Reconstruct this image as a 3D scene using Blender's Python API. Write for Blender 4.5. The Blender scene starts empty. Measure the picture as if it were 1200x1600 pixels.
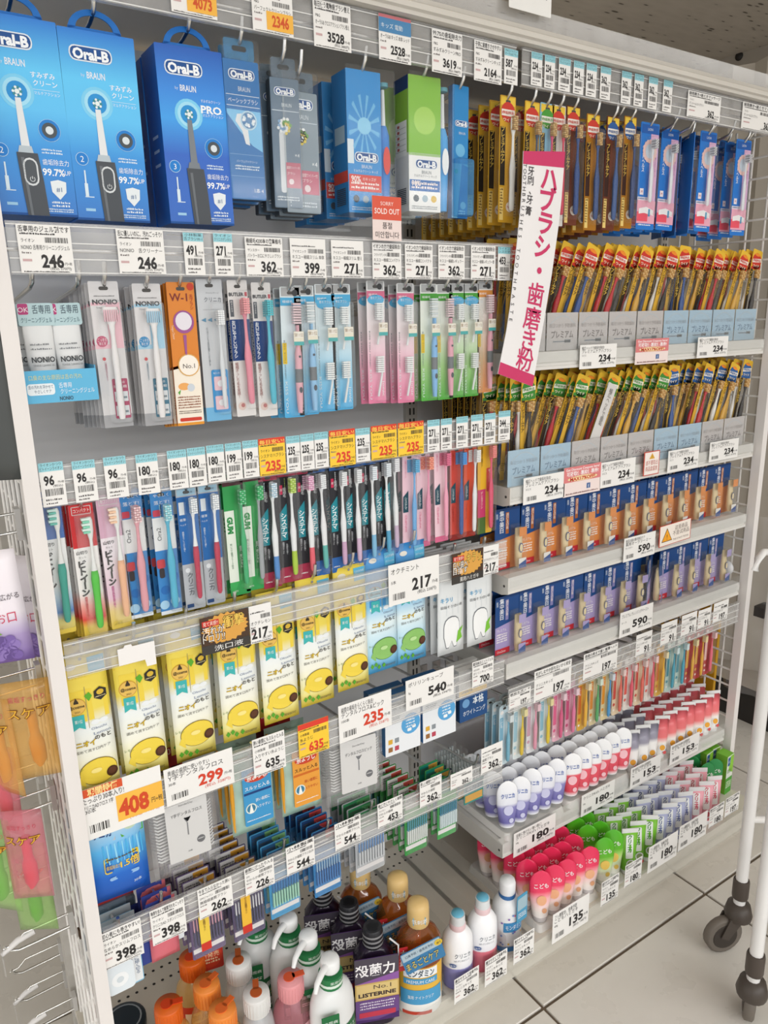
import bpy, math, random
from mathutils import Matrix, Vector
random.seed(7)
SC = bpy.context.scene
COL = SC.collection
PI = math.pi

# ------------------------------------------------------------------ camera
AX = ((0.83226707, -0.15493263, 0.53228508), (-0.55395349, -0.19498892, 0.80939165), (-0.02161149, -0.9684912, -0.24810833))
EYE = Vector((0, 0, 1.5)); FPX = 1171.0
cd = bpy.data.cameras.new('camera'); cd.sensor_fit = 'VERTICAL'; cd.sensor_height = 24; cd.lens = FPX * 24 / 1600
cd.clip_start = .02; cd.clip_end = 60
cam = bpy.data.objects.new('camera', cd); COL.objects.link(cam); SC.camera = cam
cam.matrix_world = Matrix(((AX[0][0], -AX[0][1], -AX[0][2], 0), (AX[1][0], -AX[1][1], -AX[1][2], 0), (AX[2][0], -AX[2][1], -AX[2][2], EYE.z), (0, 0, 0, 1)))

# ------------------------------------------------------------------ light of the shop
w = bpy.data.worlds.new('shop'); SC.world = w; w.use_nodes = True
w.node_tree.nodes['Background'].inputs[0].default_value = (1.0, .99, .985, 1)
w.node_tree.nodes['Background'].inputs[1].default_value = 1.35
def strip(name, x, y, L, W, e, z=2.66, up=False):
    l = bpy.data.lights.new(name, 'AREA'); l.shape = 'RECTANGLE'; l.size = L; l.size_y = W; l.energy = e; l.color = (1, .99, .98)
    o = bpy.data.objects.new(name, l); COL.objects.link(o); o.location = (x, y, z)
    if up: o.rotation_euler = (PI, 0, 0)
# rows of hanging tube lights over the aisles of the shop, out of view; all but the last shine down
strip('unseen_lamp', .2, .1, 2.4, .25, 5, 2.5)
strip('unseen_lamp', 2.6, .1, 2.0, .25, 4, 2.5)
strip('unseen_lamp', .6, -1.6, 5.0, .25, 16, 2.5)
strip('unseen_lamp', .6, -3.6, 7.0, .25, 150, 2.5)
strip('unseen_lamp', .6, -5.8, 8.0, .25, 270, 2.5)
strip('unseen_lamp', 2.0, .5, 4.0, .25, 7.5, 2.42, True)  # unseen uplight added only to brighten the ceiling
SC.view_settings.view_transform = 'Standard'; SC.view_settings.look = 'None'
SC.view_settings.exposure = -0.06; SC.view_settings.gamma = 1.0; SC.view_settings.use_curve_mapping = False
SC.cycles.transparent_max_bounces = 40; SC.cycles.max_bounces = 9; SC.cycles.diffuse_bounces = 7; SC.cycles.caustics_reflective = False; SC.cycles.caustics_refractive = False

# ------------------------------------------------------------------ materials
MATS = {}
def lin(h):
    c = []
    for i in (0, 2, 4):
        s = int(h[i:i+2], 16) / 255
        c.append(s / 12.92 if s <= .04045 else ((s + .055) / 1.055) ** 2.4)
    return (*c, 1)
def newmat(key):
    m = bpy.data.materials.new('mat_' + key.replace(':', '_')); m.use_nodes = True
    MATS[key] = m
    nt = m.node_tree
    return m, nt, nt.nodes['Principled BSDF'], nt.nodes['Material Output']
def noise(nt, scale, detail=2, coord='Object'):
    tc = nt.nodes.new('ShaderNodeTexCoord'); n = nt.nodes.new('ShaderNodeTexNoise')
    n.inputs['Scale'].default_value = scale; n.inputs['Detail'].default_value = detail
    nt.links.new(tc.outputs[coord], n.inputs['Vector']); return n
def ramp(nt, src, stops):
    r = nt.nodes.new('ShaderNodeValToRGB'); e = r.color_ramp.elements
    while len(e) > 1: e.remove(e[-1])
    e[0].position, e[0].color = stops[0]
    for p, c in stops[1:]:
        k = e.new(p); k.color = c
    nt.links.new(src, r.inputs[0]); return r
def M(key):
    """'rrggbb' or 'rrggbb:roughness' or a special name"""
    if key in MATS: return MATS[key]
    if key in SPECIAL: return SPECIAL[key](key)
    hx, _, r = key.partition(':')
    m, nt, b, out = newmat(key)
    c = lin(hx); n = noise(nt, 9)
    k = ramp(nt, n.outputs[0], [(.3, tuple(x * .96 for x in c[:3]) + (1,)), (.7, c)])
    nt.links.new(k.outputs[0], b.inputs['Base Color'])
    b.inputs['Roughness'].default_value = float(r) if r else .45
    b.inputs['Specular IOR Level'].default_value = .3
    return m
SPECIAL = {}
def clear(key, tint, body, dif, rough=.07, fres=.5):
    """clear plastic film: see-through, with a little haze and a surface gloss"""
    def f(_):
        m, nt, b, out = newmat(key); nt.nodes.remove(b)
        t = nt.nodes.new('ShaderNodeBsdfTransparent'); t.inputs[0].default_value = tint
        d = nt.nodes.new('ShaderNodeBsdfDiffuse'); d.inputs[0].default_value = dif
        g = nt.nodes.new('ShaderNodeBsdfGlossy'); g.inputs['Roughness'].default_value = rough; g.inputs[0].default_value = (1, 1, 1, 1)
        m1 = nt.nodes.new('ShaderNodeMixShader'); m2 = nt.nodes.new('ShaderNodeMixShader')
        nz = noise(nt, 30, 1); rp = ramp(nt, nz.outputs[0], [(.2, (body * .7,) * 3 + (1,)), (.8, (min(1, body * 1.3),) * 3 + (1,))])
        nt.links.new(rp.outputs[0], m1.inputs[0])
        nt.links.new(t.outputs[0], m1.inputs[1]); nt.links.new(d.outputs[0], m1.inputs[2])
        lw = nt.nodes.new('ShaderNodeLayerWeight'); lw.inputs[0].default_value = .5
        pw = nt.nodes.new('ShaderNodeMath'); pw.operation = 'POWER'; pw.inputs[1].default_value = 3
        ma = nt.nodes.new('ShaderNodeMath'); ma.operation = 'MULTIPLY_ADD'; ma.inputs[1].default_value = fres; ma.inputs[2].default_value = .022
        nt.links.new(lw.outputs['Facing'], pw.inputs[0]); nt.links.new(pw.outputs[0], ma.inputs[0])
        nt.links.new(ma.outputs[0], m2.inputs[0]); nt.links.new(m1.outputs[0], m2.inputs[1]); nt.links.new(g.outputs[0], m2.inputs[2])
        nt.links.new(m2.outputs[0], out.inputs[0]); return m
    SPECIAL[key] = f
clear('clear', (.98, .985, .985, 1), .03, (.9, .92, .92, 1), .1, .35)
clear('rail_clear', (.95, .95, .95, 1), .22, (.80, .80, .79, 1), .14, .4)
clear('film', (.96, .96, .96, 1), .12, (.9, .9, .9, 1), .16, .45)
clear('frost', (.9, .93, .95, 1), .42, (.82, .85, .87, 1), .25, .3)
clear('blue_clear', (.55, .8, .95, 1), .3, (.15, .45, .75, 1), .12, .4)
clear('slate_clear', (.62, .72, .8, 1), .4, (.23, .3, .37, 1), .12, .4)
clear('pink_clear', (.98, .75, .79, 1), .26, (.9, .35, .42, 1), .15, .4)
clear('orange_clear', (.99, .86, .6, 1), .26, (.95, .6, .2, 1), .15, .4)
clear('green_clear', (.8, .94, .68, 1), .26, (.5, .75, .3, 1), .15, .4)
clear('mint_clear', (.75, .92, .84, 1), .5, (.62, .82, .72, 1), .15, .4)
clear('amber', (.78, .36, .1, 1), .25, (.42, .16, .04, 1), .05, .5)
clear('purple_clear', (.85, .8, .95, 1), .35, (.6, .55, .8, 1), .1, .4)
def metal(key, col, rough):
    def f(_):
        m, nt, b, out = newmat(key); b.inputs['Base Color'].default_value = col; b.inputs['Metallic'].default_value = 1
        n = noise(nt, 60); r = ramp(nt, n.outputs[0], [(.3, (rough * .8,) * 3 + (1,)), (.7, (rough * 1.2,) * 3 + (1,))])
        nt.links.new(r.outputs[0], b.inputs['Roughness']); return m
    SPECIAL[key] = f
metal('chrome', (.72, .72, .7, 1), .22)
metal('steel', (.55, .54, .52, 1), .35)
metal('foil', (.8, .82, .84, 1), .38)
def gradz(key, stops, rough=.35, axis=2):
    """print that changes colour up the pack (generated coordinates of the card)"""
    def f(_):
        m, nt, b, out = newmat(key)
        tc = nt.nodes.new('ShaderNodeTexCoord'); sp = nt.nodes.new('ShaderNodeSeparateXYZ')
        nt.links.new(tc.outputs['Generated'], sp.inputs[0])
        r = ramp(nt, sp.outputs[axis], [(p, lin(c)) for p, c in stops])
        nt.links.new(r.outputs[0], b.inputs['Base Color']); b.inputs['Roughness'].default_value = rough; return m
    SPECIAL[key] = f
gradz('oral_a', [(0, '0f6fc4'), (.35, '1f8edb'), (.55, '55bdf2'), (.75, '58c3f4'), (1, '1877d0')])
gradz('oral_b', [(0, '0a5fbe'), (.4, '0f5cc0'), (.6, '2f9ae8'), (.75, '2a86dd'), (1, '0b57b4')])
gradz('yellow_bag', [(0, 'e8cf3a'), (.12, 'ece59a'), (.3, 'eeeede'), (.5, 'e6ecec'), (.62, 'e6d255'), (1, 'ead24a')])
gradz('lime_bag', [(0, '3f9fd8'), (.15, '9fd2ea'), (.4, 'e0eff2'), (.55, '86c6ea'), (1, '2f86cc')])
gradz('clin_bag', [(0, '0f4fae'), (.3, '1b66c6'), (.6, '58b4e8'), (1, 'd8e6ee')])
gradz('between_blue', [(0, 'e2c440'), (.1, 'd9cc60'), (.16, '2d7cc4'), (.26, 'b8d4e8'), (.36, 'eceeee'), (1, 'f2f3f2')])
gradz('between_red', [(0, 'e2c440'), (.1, 'e4c448'), (.16, 'e03c34'), (.26, 'f0a49a'), (.36, 'f2eeec'), (1, 'f3f3f1')])
gradz('between_pink', [(0, 'e8cc50'), (.14, 'e8d088'), (.24, 'e8c4d8'), (.5, 'efe2ea'), (1, 'f3f0f1')])
gradz('kiss_blue', [(0, '3fa8dc'), (.3, '8fcce8'), (.6, 'd6e6ec'), (1, 'd9e2e4')])
gradz('kiss_pink', [(0, 'e07aa0'), (.3, 'ecb2c6'), (.6, 'e6dade'), (1, 'dfe2e2')])
gradz('kiss_green', [(0, '4caa38'), (.3, 'a4d088'), (.6, 'dde6d8'), (1, 'dfe2e0')])
gradz('kiss_orange', [(0, 'd88a4a'), (.3, 'ecc49a'), (.6, 'e8e2d8'), (1, 'e0e0dc')])
gradz('grape', [(0, '7a5fa8'), (.25, 'a996c4'), (.45, 'e9e3ea'), (1, 'efe9ee')])
gradz('mickey_purple', [(0, '8f86c0'), (.5, '8a80bc'), (.52, 'eceef2'), (1, 'f2f3f5')], .25)
gradz('tube_blue_kid', [(0, 'eef0f2'), (.1, '6a66a8'), (.42, '8a88c0'), (.5, 'dfe2ec'), (1, 'f2f4f6')], .25)
gradz('tube_red_kid', [(0, 'eef0f2'), (.1, 'd84a5c'), (.48, 'e45868'), (.52, 'eef0f2'), (1, 'f2f4f6')], .25)
gradz('tube_tiger', [(0, 'f2f2f0'), (.3, 'f4efe9'), (.45, 'e8787a'), (.9, 'e0606a'), (1, 'f0e6e4')], .3)
gradz('tube_tiger_grey', [(0, 'f2f2f0'), (.45, 'f1f1f0'), (.55, '9a98a8'), (.9, '8f8fa2'), (1, 'eceaea')], .3)
gradz('tube_pink_kid', [(0, 'f4f0ee'), (.12, 'f6efe9'), (.4, 'f3b8bc'), (.55, 'e63f63'), (1, 'df2f58')], .25)
gradz('tube_green_kid', [(0, 'f2f4ee'), (.12, 'f0f2e6'), (.4, 'b8dc80'), (.55, '62b62e'), (1, '4fae24')], .25)
gradz('hand_gold', [(0, 'efefec'), (.28, 'efefea'), (.34, 'dcb040'), (1, 'd8a838')], .3)
def floor_tile(key):
    m, nt, b, out = newmat(key)
    n = noise(nt, 3.5, 5); r = ramp(nt, n.outputs[0], [(.3, lin('cdc9c1')), (.7, lin('d9d6cf'))])
    nt.links.new(r.outputs[0], b.inputs['Base Color'])
    n2 = noise(nt, 14, 4); r2 = ramp(nt, n2.outputs[0], [(.35, (.24,) * 3 + (1,)), (.7, (.42,) * 3 + (1,))]); nt.links.new(r2.outputs[0], b.inputs['Roughness'])
    return m
SPECIAL['floor_tile'] = floor_tile
def ceil_board(key):
    m, nt, b, out = newmat(key)
    tc = nt.nodes.new('ShaderNodeTexCoord'); mp = nt.nodes.new('ShaderNodeMapping'); mp.inputs['Scale'].default_value = (10, 34, 1); mp.inputs['Rotation'].default_value = (0, 0, .35)
    nt.links.new(tc.outputs['Object'], mp.inputs[0])
    v = nt.nodes.new('ShaderNodeTexVoronoi'); v.inputs['Scale'].default_value = 1.0; v.inputs['Randomness'].default_value = 1; nt.links.new(mp.outputs[0], v.inputs['Vector'])
    n = noise(nt, 9, 3); mx = nt.nodes.new('ShaderNodeMath'); mx.operation = 'ADD'
    ml = nt.nodes.new('ShaderNodeMath'); ml.operation = 'MULTIPLY'; ml.inputs[1].default_value = .35
    nt.links.new(n.outputs[0], ml.inputs[0]); nt.links.new(v.outputs['Distance'], mx.inputs[0]); nt.links.new(ml.outputs[0], mx.inputs[1])
    r = ramp(nt, mx.outputs[0], [(.27, lin('6a6256')), (.36, lin('c6beb1')), (1, lin('cec6b9'))])
    nt.links.new(r.outputs[0], b.inputs['Base Color']); b.inputs['Roughness'].default_value = .9
    bp = nt.nodes.new('ShaderNodeBump'); bp.inputs['Strength'].default_value = .6; bp.inputs['Distance'].default_value = .004
    nt.links.new(r.outputs[0], bp.inputs['Height']); nt.links.new(bp.outputs[0], b.inputs['Normal'])
    return m
SPECIAL['ceil_board'] = ceil_board

# ------------------------------------------------------------------ mesh toolkit
TXT = {}
_tc = bpy.data.curves.new('glyphs', 'FONT'); _tc.resolution_u = 2
_to = bpy.data.objects.new('glyphs', _tc); COL.objects.link(_to)
def glyph(s, b):
    k = (s, b)
    if k not in TXT:
        _tc.body = s; _tc.offset = b
        ev = _to.evaluated_get(bpy.context.evaluated_depsgraph_get()); me = ev.to_mesh()
        vs = [(v.co.x, v.co.y) for v in me.vertices]; fs = [tuple(p.vertices) for p in me.polygons]
        ev.to_mesh_clear()
        TXT[k] = (vs, fs)
    return TXT[k]
class MB:
    def __init__(s): s.v = []; s.f = []; s.fm = []; s.sm = []; s.mats = []; s.tf = None
    def add(s, vs, fs, m, smooth=False):
        o = len(s.v)
        if s.tf is not None: vs = [tuple(s.tf @ Vector(p)) for p in vs]
        s.v += vs
        if m not in s.mats: s.mats.append(m)
        k = s.mats.index(m)
        for f in fs: s.f.append(tuple(i + o for i in f)); s.fm.append(k); s.sm.append(smooth)
        return s
    def box(s, x0, x1, y0, y1, z0, z1, m):
        vs = [(x, y, z) for z in (z0, z1) for y in (y0, y1) for x in (x0, x1)]
        return s.add(vs, [(0, 2, 3, 1), (4, 5, 7, 6), (0, 1, 5, 4), (2, 6, 7, 3), (0, 4, 6, 2), (1, 3, 7, 5)], m)
    def flat(s, pts, y, m):                       # polygon in the xz plane that faces the aisle
        return s.add([(x, y, z) for x, z in pts], [tuple(range(len(pts)))], m)
    def quad(s, x0, z0, x1, z1, y, m): return s.flat([(x0, z0), (x1, z0), (x1, z1), (x0, z1)], y, m)
    def prism(s, pts, y0, y1, m, side=None, smooth=False):   # outline in xz, from y0 (front) to y1 (back)
        n = len(pts); vs = [(x, y0, z) for x, z in pts] + [(x, y1, z) for x, z in pts]
        s.add(vs, [tuple(range(n)), tuple(range(2 * n - 1, n - 1, -1))], m)
        o = len(s.v) - 2 * n; k = side or m
        if k not in s.mats: s.mats.append(k)
        for i in range(n):
            j = (i + 1) % n; s.f.append((o + i, o + n + i, o + n + j, o + j)); s.fm.append(s.mats.index(k)); s.sm.append(smooth)
        return s
    def ext_x(s, pts, x0, x1, m):                 # outline in yz, pulled along x
        n = len(pts); vs = [(x0, y, z) for y, z in pts] + [(x1, y, z) for y, z in pts]
        fs = [tuple(range(n)), tuple(range(2 * n - 1, n - 1, -1))] + [(i, n + i, n + (i + 1) % n, (i + 1) % n) for i in range(n)]
        return s.add(vs, fs, m)
    def loft(s, secs, m, cap=True, smooth=True):
        n = len(secs[0]); vs = [p for c in secs for p in c]; fs = []
        for a in range(len(secs) - 1):
            for i in range(n):
                j = (i + 1) % n; fs.append((a * n + i, a * n + j, (a + 1) * n + j, (a + 1) * n + i))
        s.add(vs, fs, m, smooth)
        if cap:
            s.add(list(secs[0]), [tuple(range(n - 1, -1, -1))], m); s.add(list(secs[-1]), [tuple(range(n))], m)
        return s
    def lathe(s, prof, m, n=20, x=0, y=0, z=0, sx=1, sy=1, cap=True):
        secs = [[(x + sx * r * math.cos(2 * PI * i / n), y + sy * r * math.sin(2 * PI * i / n), z + h) for i in range(n)] for r, h in prof]
        return s.loft(secs, m, cap)
    def tube(s, pts, r, m, n=8):
        P = [Vector(p) for p in pts]; secs = []
        for i, p in enumerate(P):
            d = (P[min(i + 1, len(P) - 1)] - P[max(i - 1, 0)]).normalized()
            u = d.cross(Vector((0, 0, 1))) if abs(d.z) < .9 else d.cross(Vector((0, 1, 0)))
            u.normalize(); v = d.cross(u)
            rr = r[i] if isinstance(r, (list, tuple)) else r
            secs.append([tuple(p + u * rr * math.cos(2 * PI * k / n) - v * rr * math.sin(2 * PI * k / n)) for k in range(n)])
        return s.loft(secs, m)
    def text(s, t, x, z, h, m, y=-.0008, fit=None, al='c', b=0.0, vert=False, rot=0.0, sx=1.0):
        """lettering h high (capital height) centred on x, z; vert sets it from z downwards"""
        k = h / .74
        if vert:
            for i, ch in enumerate(t):
                if ch == ' ': continue
                vs, fs = glyph(ch, b)
                if not vs: continue
                cx = (min(p[0] for p in vs) + max(p[0] for p in vs)) / 2
                if ch in 'ー-～': pp = [(y_ - .37, .37 - (x_ - cx)) for x_, y_ in vs]
                elif ch in '、・': pp = [(x_ - cx, y_) for x_, y_ in vs]
                else: pp = [(x_ - cx, y_) for x_, y_ in vs]
                if ch in 'ー-～': fs2 = [f for f in fs]
                s.add([(x + p[0] * k * sx, y, z - (i + 1) * h * 1.2 + p[1] * k) for p in pp], fs, m)
            return s
        vs, fs = glyph(t, b)
        if not vs: return s
        x0 = min(p[0] for p in vs); x1 = max(p[0] for p in vs); kx = k * sx
        if fit: kx = fit / (x1 - x0)
        a = {'c': (x0 + x1) / 2, 'l': x0, 'r': x1}[al]; c, d = math.cos(rot), math.sin(rot)
        out = []
        for p in vs:
            px, pz = (p[0] - a) * kx, (p[1] - .37) * k
            out.append((x + px * c - pz * d, y, z + px * d + pz * c))
        return s.add(out, fs, m)
    def bars(s, x0, z0, x1, z1, m, y=-.0007, n=22, seed=1):      # a barcode
        rnd = random.Random(seed); x = x0; u = (x1 - x0) / n / 2
        while x < x1 - u * 2:
            a = u * rnd.choice((.7, .7, 1.3, 2)); s.quad(x, z0, min(x + a, x1), z1, y, m); x += a + u * rnd.choice((.8, 1, 1.6))
        return s
    def dash(s, x0, z0, x1, h, m, y=-.0007, seed=1):              # a line of print too small to read
        rnd = random.Random(seed); x = x0
        while x < x1 - h * .5:
            a = h * rnd.choice((.5, .8, .9)); s.quad(x, z0, min(x + a, x1), z0 + h * rnd.choice((.7, 1)), y, m)
            x += a + h * rnd.choice((.2, .25, .5))
        return s
    def build(s, name, parent=None, loc=None, rot=None):
        me = bpy.data.meshes.new(name); me.from_pydata(s.v, [], s.f)
        for m in s.mats: me.materials.append(M(m))
        me.polygons.foreach_set('material_index', s.fm); me.polygons.foreach_set('use_smooth', s.sm)
        me.update()
        o = bpy.data.objects.new(name, me); COL.objects.link(o); o.parent = parent
        if loc: o.location = loc
        if rot: o.rotation_euler = rot
        return o
def ell(cx, cz, rx, rz, n=24): return [(cx + rx * math.cos(2 * PI * i / n), cz + rz * math.sin(2 * PI * i / n)) for i in range(n)]
def rr(x0, z0, x1, z1, r, n=4):
    pts = []
    for cx, cz, a in ((x1 - r, z0 + r, -PI / 2), (x1 - r, z1 - r, 0), (x0 + r, z1 - r, PI / 2), (x0 + r, z0 + r, PI)):
        pts += [(cx + r * math.cos(a + PI / 2 * i / n), cz + r * math.sin(a + PI / 2 * i / n)) for i in range(n + 1)]
    return pts
def tag(o, label=None, cat=None, group=None, kind=None):
    if label: o['label'] = label
    if cat: o['category'] = cat
    if group: o['group'] = group
    if kind: o['kind'] = kind
    return o
def empty(name, loc=(0, 0, 0), rot=None):
    o = bpy.data.objects.new(name, None); COL.objects.link(o); o.location = loc; o.empty_display_size = .02
    if rot: o.rotation_euler = rot
    return o
KIDS = {}
def copy_tree(o, parent=None):
    c = o.copy(); COL.objects.link(c); c.parent = parent
    for ch in list(o.children): copy_tree(ch, c)
    return c
USED = set()
def inst(proto, loc, rot=(0, 0, 0), label=None, group=None, scale=None):
    """place a thing: the first time the built one itself, later a copy with copies of its parts"""
    if proto.name in USED: o = copy_tree(proto)
    else: o = proto; USED.add(proto.name)
    o.location = loc; o.rotation_euler = rot
    if scale: o.scale = scale
    if label: o['label'] = label
    if group: o['group'] = group
    return o
ORD = ['first', 'second', 'third', 'fourth', 'fifth', 'sixth', 'seventh', 'eighth', 'ninth', 'tenth', 'eleventh', 'twelfth', 'thirteenth', 'fourteenth', 'fifteenth', 'sixteenth', 'seventeenth', 'eighteenth', 'nineteenth', 'twentieth', 'twenty-first', 'twenty-second', 'twenty-third', 'twenty-fourth', 'twenty-fifth', 'twenty-sixth']

# a picture point on an upright plane y = Y (or on a level plane z = Z) as a place in the shop
def _ray(px, py):
    d = (px - 600, py - 800, FPX)
    return Vector([sum(AX[i][k] * d[k] for k in range(3)) for i in range(3)])
def on_y(px, py, Y): d = _ray(px, py); return EYE + d * (Y / d.y)
def on_z(px, py, Z): d = _ray(px, py); return EYE + d * ((Z - EYE.z) / d.z)
YR, YP, YB = 1.112, 1.132, 1.465      # price rails, fronts of hanging packs, back panel
# ================================================================== the room
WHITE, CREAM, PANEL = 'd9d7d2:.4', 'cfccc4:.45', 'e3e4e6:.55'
fl = MB().box(-3.2, 3.67, -2.4, 4.01, -.03, -.006, '6a5d4e').build('floor'); tag(fl, kind='structure')
tm = None
for i in range(-7, 5):
    for j in range(-5, 5):
        x0, y0 = 1.02 + .6 * i, .945 + .6 * j
        if x0 + .6 > 3.66 or y0 + .6 > 4.0: continue
        if tm is None:
            m = MB(); a, b, c = .004, .596, .0015
            vs = [(a, a, -.006), (b, a, -.006), (b, b, -.006), (a, b, -.006), (a, a, -c), (b, a, -c), (b, b, -c), (a, b, -c), (a + c, a + c, 0), (b - c, a + c, 0), (b - c, b - c, 0), (a + c, b - c, 0)]
            m.add(vs, [(8, 9, 10, 11)] + [(k, (k + 1) % 4, 4 + (k + 1) % 4, 4 + k) for k in range(4)] + [(4 + k, 4 + (k + 1) % 4, 8 + (k + 1) % 4, 8 + k) for k in range(4)], 'floor_tile')
            t = tm = m.build('tile', fl)
        else:
            t = tm.copy(); COL.objects.link(t); t.parent = fl
        t.location = (x0, y0, 0)
tag(MB().box(-3.2, 3.67, -2.4, 4.0, 2.7, 2.75, 'ceil_board').build('ceiling'), kind='structure')
tag(MB().box(3.67, 3.75, -2.4, 4.0, -.03, 2.75, 'a1998d:.8').build('wall_right'), kind='structure')
tag(MB().box(-3.2, 3.67, 4.0, 4.08, -.03, 2.75, 'd2ccc2:.8').build('wall_back'), kind='structure')
tag(MB().box(3.56, 3.67, -2.4, 4.0, 2.4, 2.44, 'b8b0a4:.8').build('trim_1'), kind='structure')     # ledge along the wall
m = MB().box(3.652, 3.67, -2.4, 4.0, 0, .12, '2b2826:.5'); tag(m.build('baseboard_right'), kind='structure')
for k, py in enumerate((88, 110)):
    d = _ray(1155, py); q = EYE + d * (3.668 / d.x)
    o = MB().lathe([(.02 - k * .01, 0), (.018 - k * .009, .006), (.001, .007)], '2a2724', 14).build('wall_fixing', None, tuple(q), (0, -PI / 2, 0))  # dark discs set on the wall stand for round holes in it
    tag(o, ('larger dark round fixing high on the far wall', 'smaller dark round fixing below the larger on the far wall')[k], 'fixing', 'dark fixings on the far wall')

# ================================================================== the gondola
gon = tag(empty('gondola_frame', (.14, 1.465, 0)), 'grey back panels and slotted white uprights of the shelving', 'shelving')
dek = tag(empty('base_deck', (.14, 1.04, 0)), 'beige base deck running along the foot of the shelving', 'base shelf')
hea = tag(empty('shelving_header', (.14, 1.1, 1.97)), 'cream header panel along the top of the shelving', 'header')
def gp(mb, name, par=None):
    par = par or gon; o = mb.build(name, par); o.matrix_parent_inverse = Matrix.Translation(-par.location); return o
ZS = (.13, .52, .86, 1.2, 1.54, 1.97)
for x0, x1 in ((.155, 1.025), (1.058, 1.93)):
    for a, b in zip(ZS, ZS[1:]):
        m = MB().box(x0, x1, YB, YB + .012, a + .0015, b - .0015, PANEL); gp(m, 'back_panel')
for x in (.135, 1.025, 1.93):
    m = MB().box(x, x + .032, YB - .012, YB + .03, 0, 1.97, 'bdbab3:.5')
    z = .18 if x > .2 else 3
    while z < 1.95:
        for dx in (.008, .019): m.quad(x + dx, z, x + dx + .005, z + .016, YB - .0125, '3a3835')
        z += .025
    gp(m, 'upright')
gp(MB().ext_x([(1.0, .118), (1.0, .062), (1.042, .05), (1.042, 0), (1.06, 0), (1.06, .1), (YB - .013, .1), (YB - .013, .118)], .135, 1.93, 'd6d0c3:.45'), 'deck_board', dek)
m = MB(); n = 8
for k in range(46):
    for dy in (0, .035):
        cx, cy = .18 + k * .0185 + (.009 if dy else 0), 1.39 + dy; m.add([(cx + .0034 * math.cos(2 * PI * i / n), cy + .0034 * math.sin(2 * PI * i / n), .1184) for i in range(n)], [tuple(range(n))], '2a2724')
gp(m, 'hole_rows', dek)['kind'] = 'stuff'
HP = [(1.095, 1.97), (1.095, 1.976), (1.089, 1.978), (1.089, 1.986), (1.094, 1.989), (1.09, 1.994), (1.11, 1.998), (YB + .03, 1.998), (YB + .03, 1.986), (1.125, 1.982), (1.125, 1.97)]
gp(MB().ext_x(HP[::-1], .1, 1.985, 'cdc9c1:.45'), 'header_moulding', hea)
gp(MB().box(.12, 1.97, 1.16, 1.2, 1.974, 1.984, 'b9b5ac'), 'header_rib', hea)
# clear strip and card stuck on the header
o = MB().box(.70, 1.95, 1.0975, 1.0995, 1.997, 2.026, 'rail_clear').build('acrylic_strip'); tag(o, 'clear acrylic strip standing along the top edge of the header', 'strip')
m = MB().prism(rr(0, 0, .1, .085, .002, 2), -.001, 0, 'e9e9e6:.5')
m.text('プレミアムケアハブラシ', .05, .03, .009, '3c4a58', -.0014, fit=.085); m.text('システマ ポイントケア', .05, .045, .009, '4a5866', -.0014, fit=.06); m.text('P-3000M', .05, .062, .01, '4a5866', -.0014); m.quad(.01, .054, .09, .0545, -.0014, '888888')
o = m.build('header_card', None, (.99, 1.084, 2.012)); tag(o, 'white paper notice stuck on top of the header', 'notice')

# mesh end panels with white posts
def mesh_end(x, label, sgn, z1):
    r = tag(empty('mesh_end_panel', (x, YR, 0)), label, 'mesh panel')
    m = MB().box(-.0105, .0105, -.012, .013, 0, z1, 'e2dedb:.35'); m.build('post', r)
    m = MB().box(-.008, .008, .36, .38, 0, z1, 'd5d2cc:.4'); m.build('rear_post', r)
    g = MB(); z = .08
    while z < z1 - .02:
        g.tube([(0, .013, z), (0, .36, z)], .003, 'f0eeea', 6); z += .05
    for k in range(7): g.tube([(.0035 * sgn, .05 + k * .05, .03), (.0035 * sgn, .05 + k * .05, z1 - .02)], .003, 'f0eeea', 6)
    g.build('wire_grid', r)['kind'] = 'stuff'
    return r
mesh_end(.149, 'white wire mesh end panel at the left end of the shelving', -1, 1.97)
mesh_end(1.952, 'white wire mesh end panel at the right end of the shelving', 1, 1.97)

# price rails: clear channel on a white bar
def rail(x0, x1, z0, z1, label, y=YR, cap=True):
    r = tag(empty('price_rail', (x0, y, z0)), label, 'price rail', 'clear price rails'); L, h = x1 - x0, z1 - z0
    MB().ext_x([(0, 0), (0, h), (.0012, h), (.0012, 0)], 0, L, 'rail_clear').build('front_strip', r)
    m = MB()
    for z in (h - .0025, h * .62, h * .3, .0015): m.box(0, L, -.0008, .0003, z - .0007, z + .0007, 'e4e4e2:.2')
    m.box(0, L, -.002, .006, h - .001, h + .0015, 'rail_clear'); m.box(0, L, -.002, .005, -.0015, .0, 'rail_clear')
    m.build('moulded_ribs', r)
    m = MB().tube([(0, .016, h * .5), (L, .016, h * .5)], .0032, 'chrome', 8); m.build('support_bar', r)
    return r
LB0, LB1, RB0, RB1 = .163, 1.036, 1.05, 1.93
rail(LB0, LB1, 1.907, 1.967, 'clear top price rail above the large blue toothbrush boxes')
rail(RB0, RB1, 1.907, 1.967, 'clear top price rail of the right bay under the header')
rail(LB0, LB1, 1.569, 1.632, 'clear price rail between the blue boxes and the tongue cleaners')
rail(LB0, LB1, 1.257, 1.313, 'clear price rail with the blue-headed slim tags and yellow sale tags')
rail(LB0, LB1, .995, 1.05, 'clear price rail in front of the yellow lemon pouches')
rail(LB0, LB1, .724, .779, 'clear price rail above the floss bags, with red prices')
rail(LB0, LB1, .488, .543, 'lowest clear price rail, above the bottles')
rail(RB0, RB1, .645, .703, 'clear price rail of the right bay above the hanging children brushes')

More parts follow.
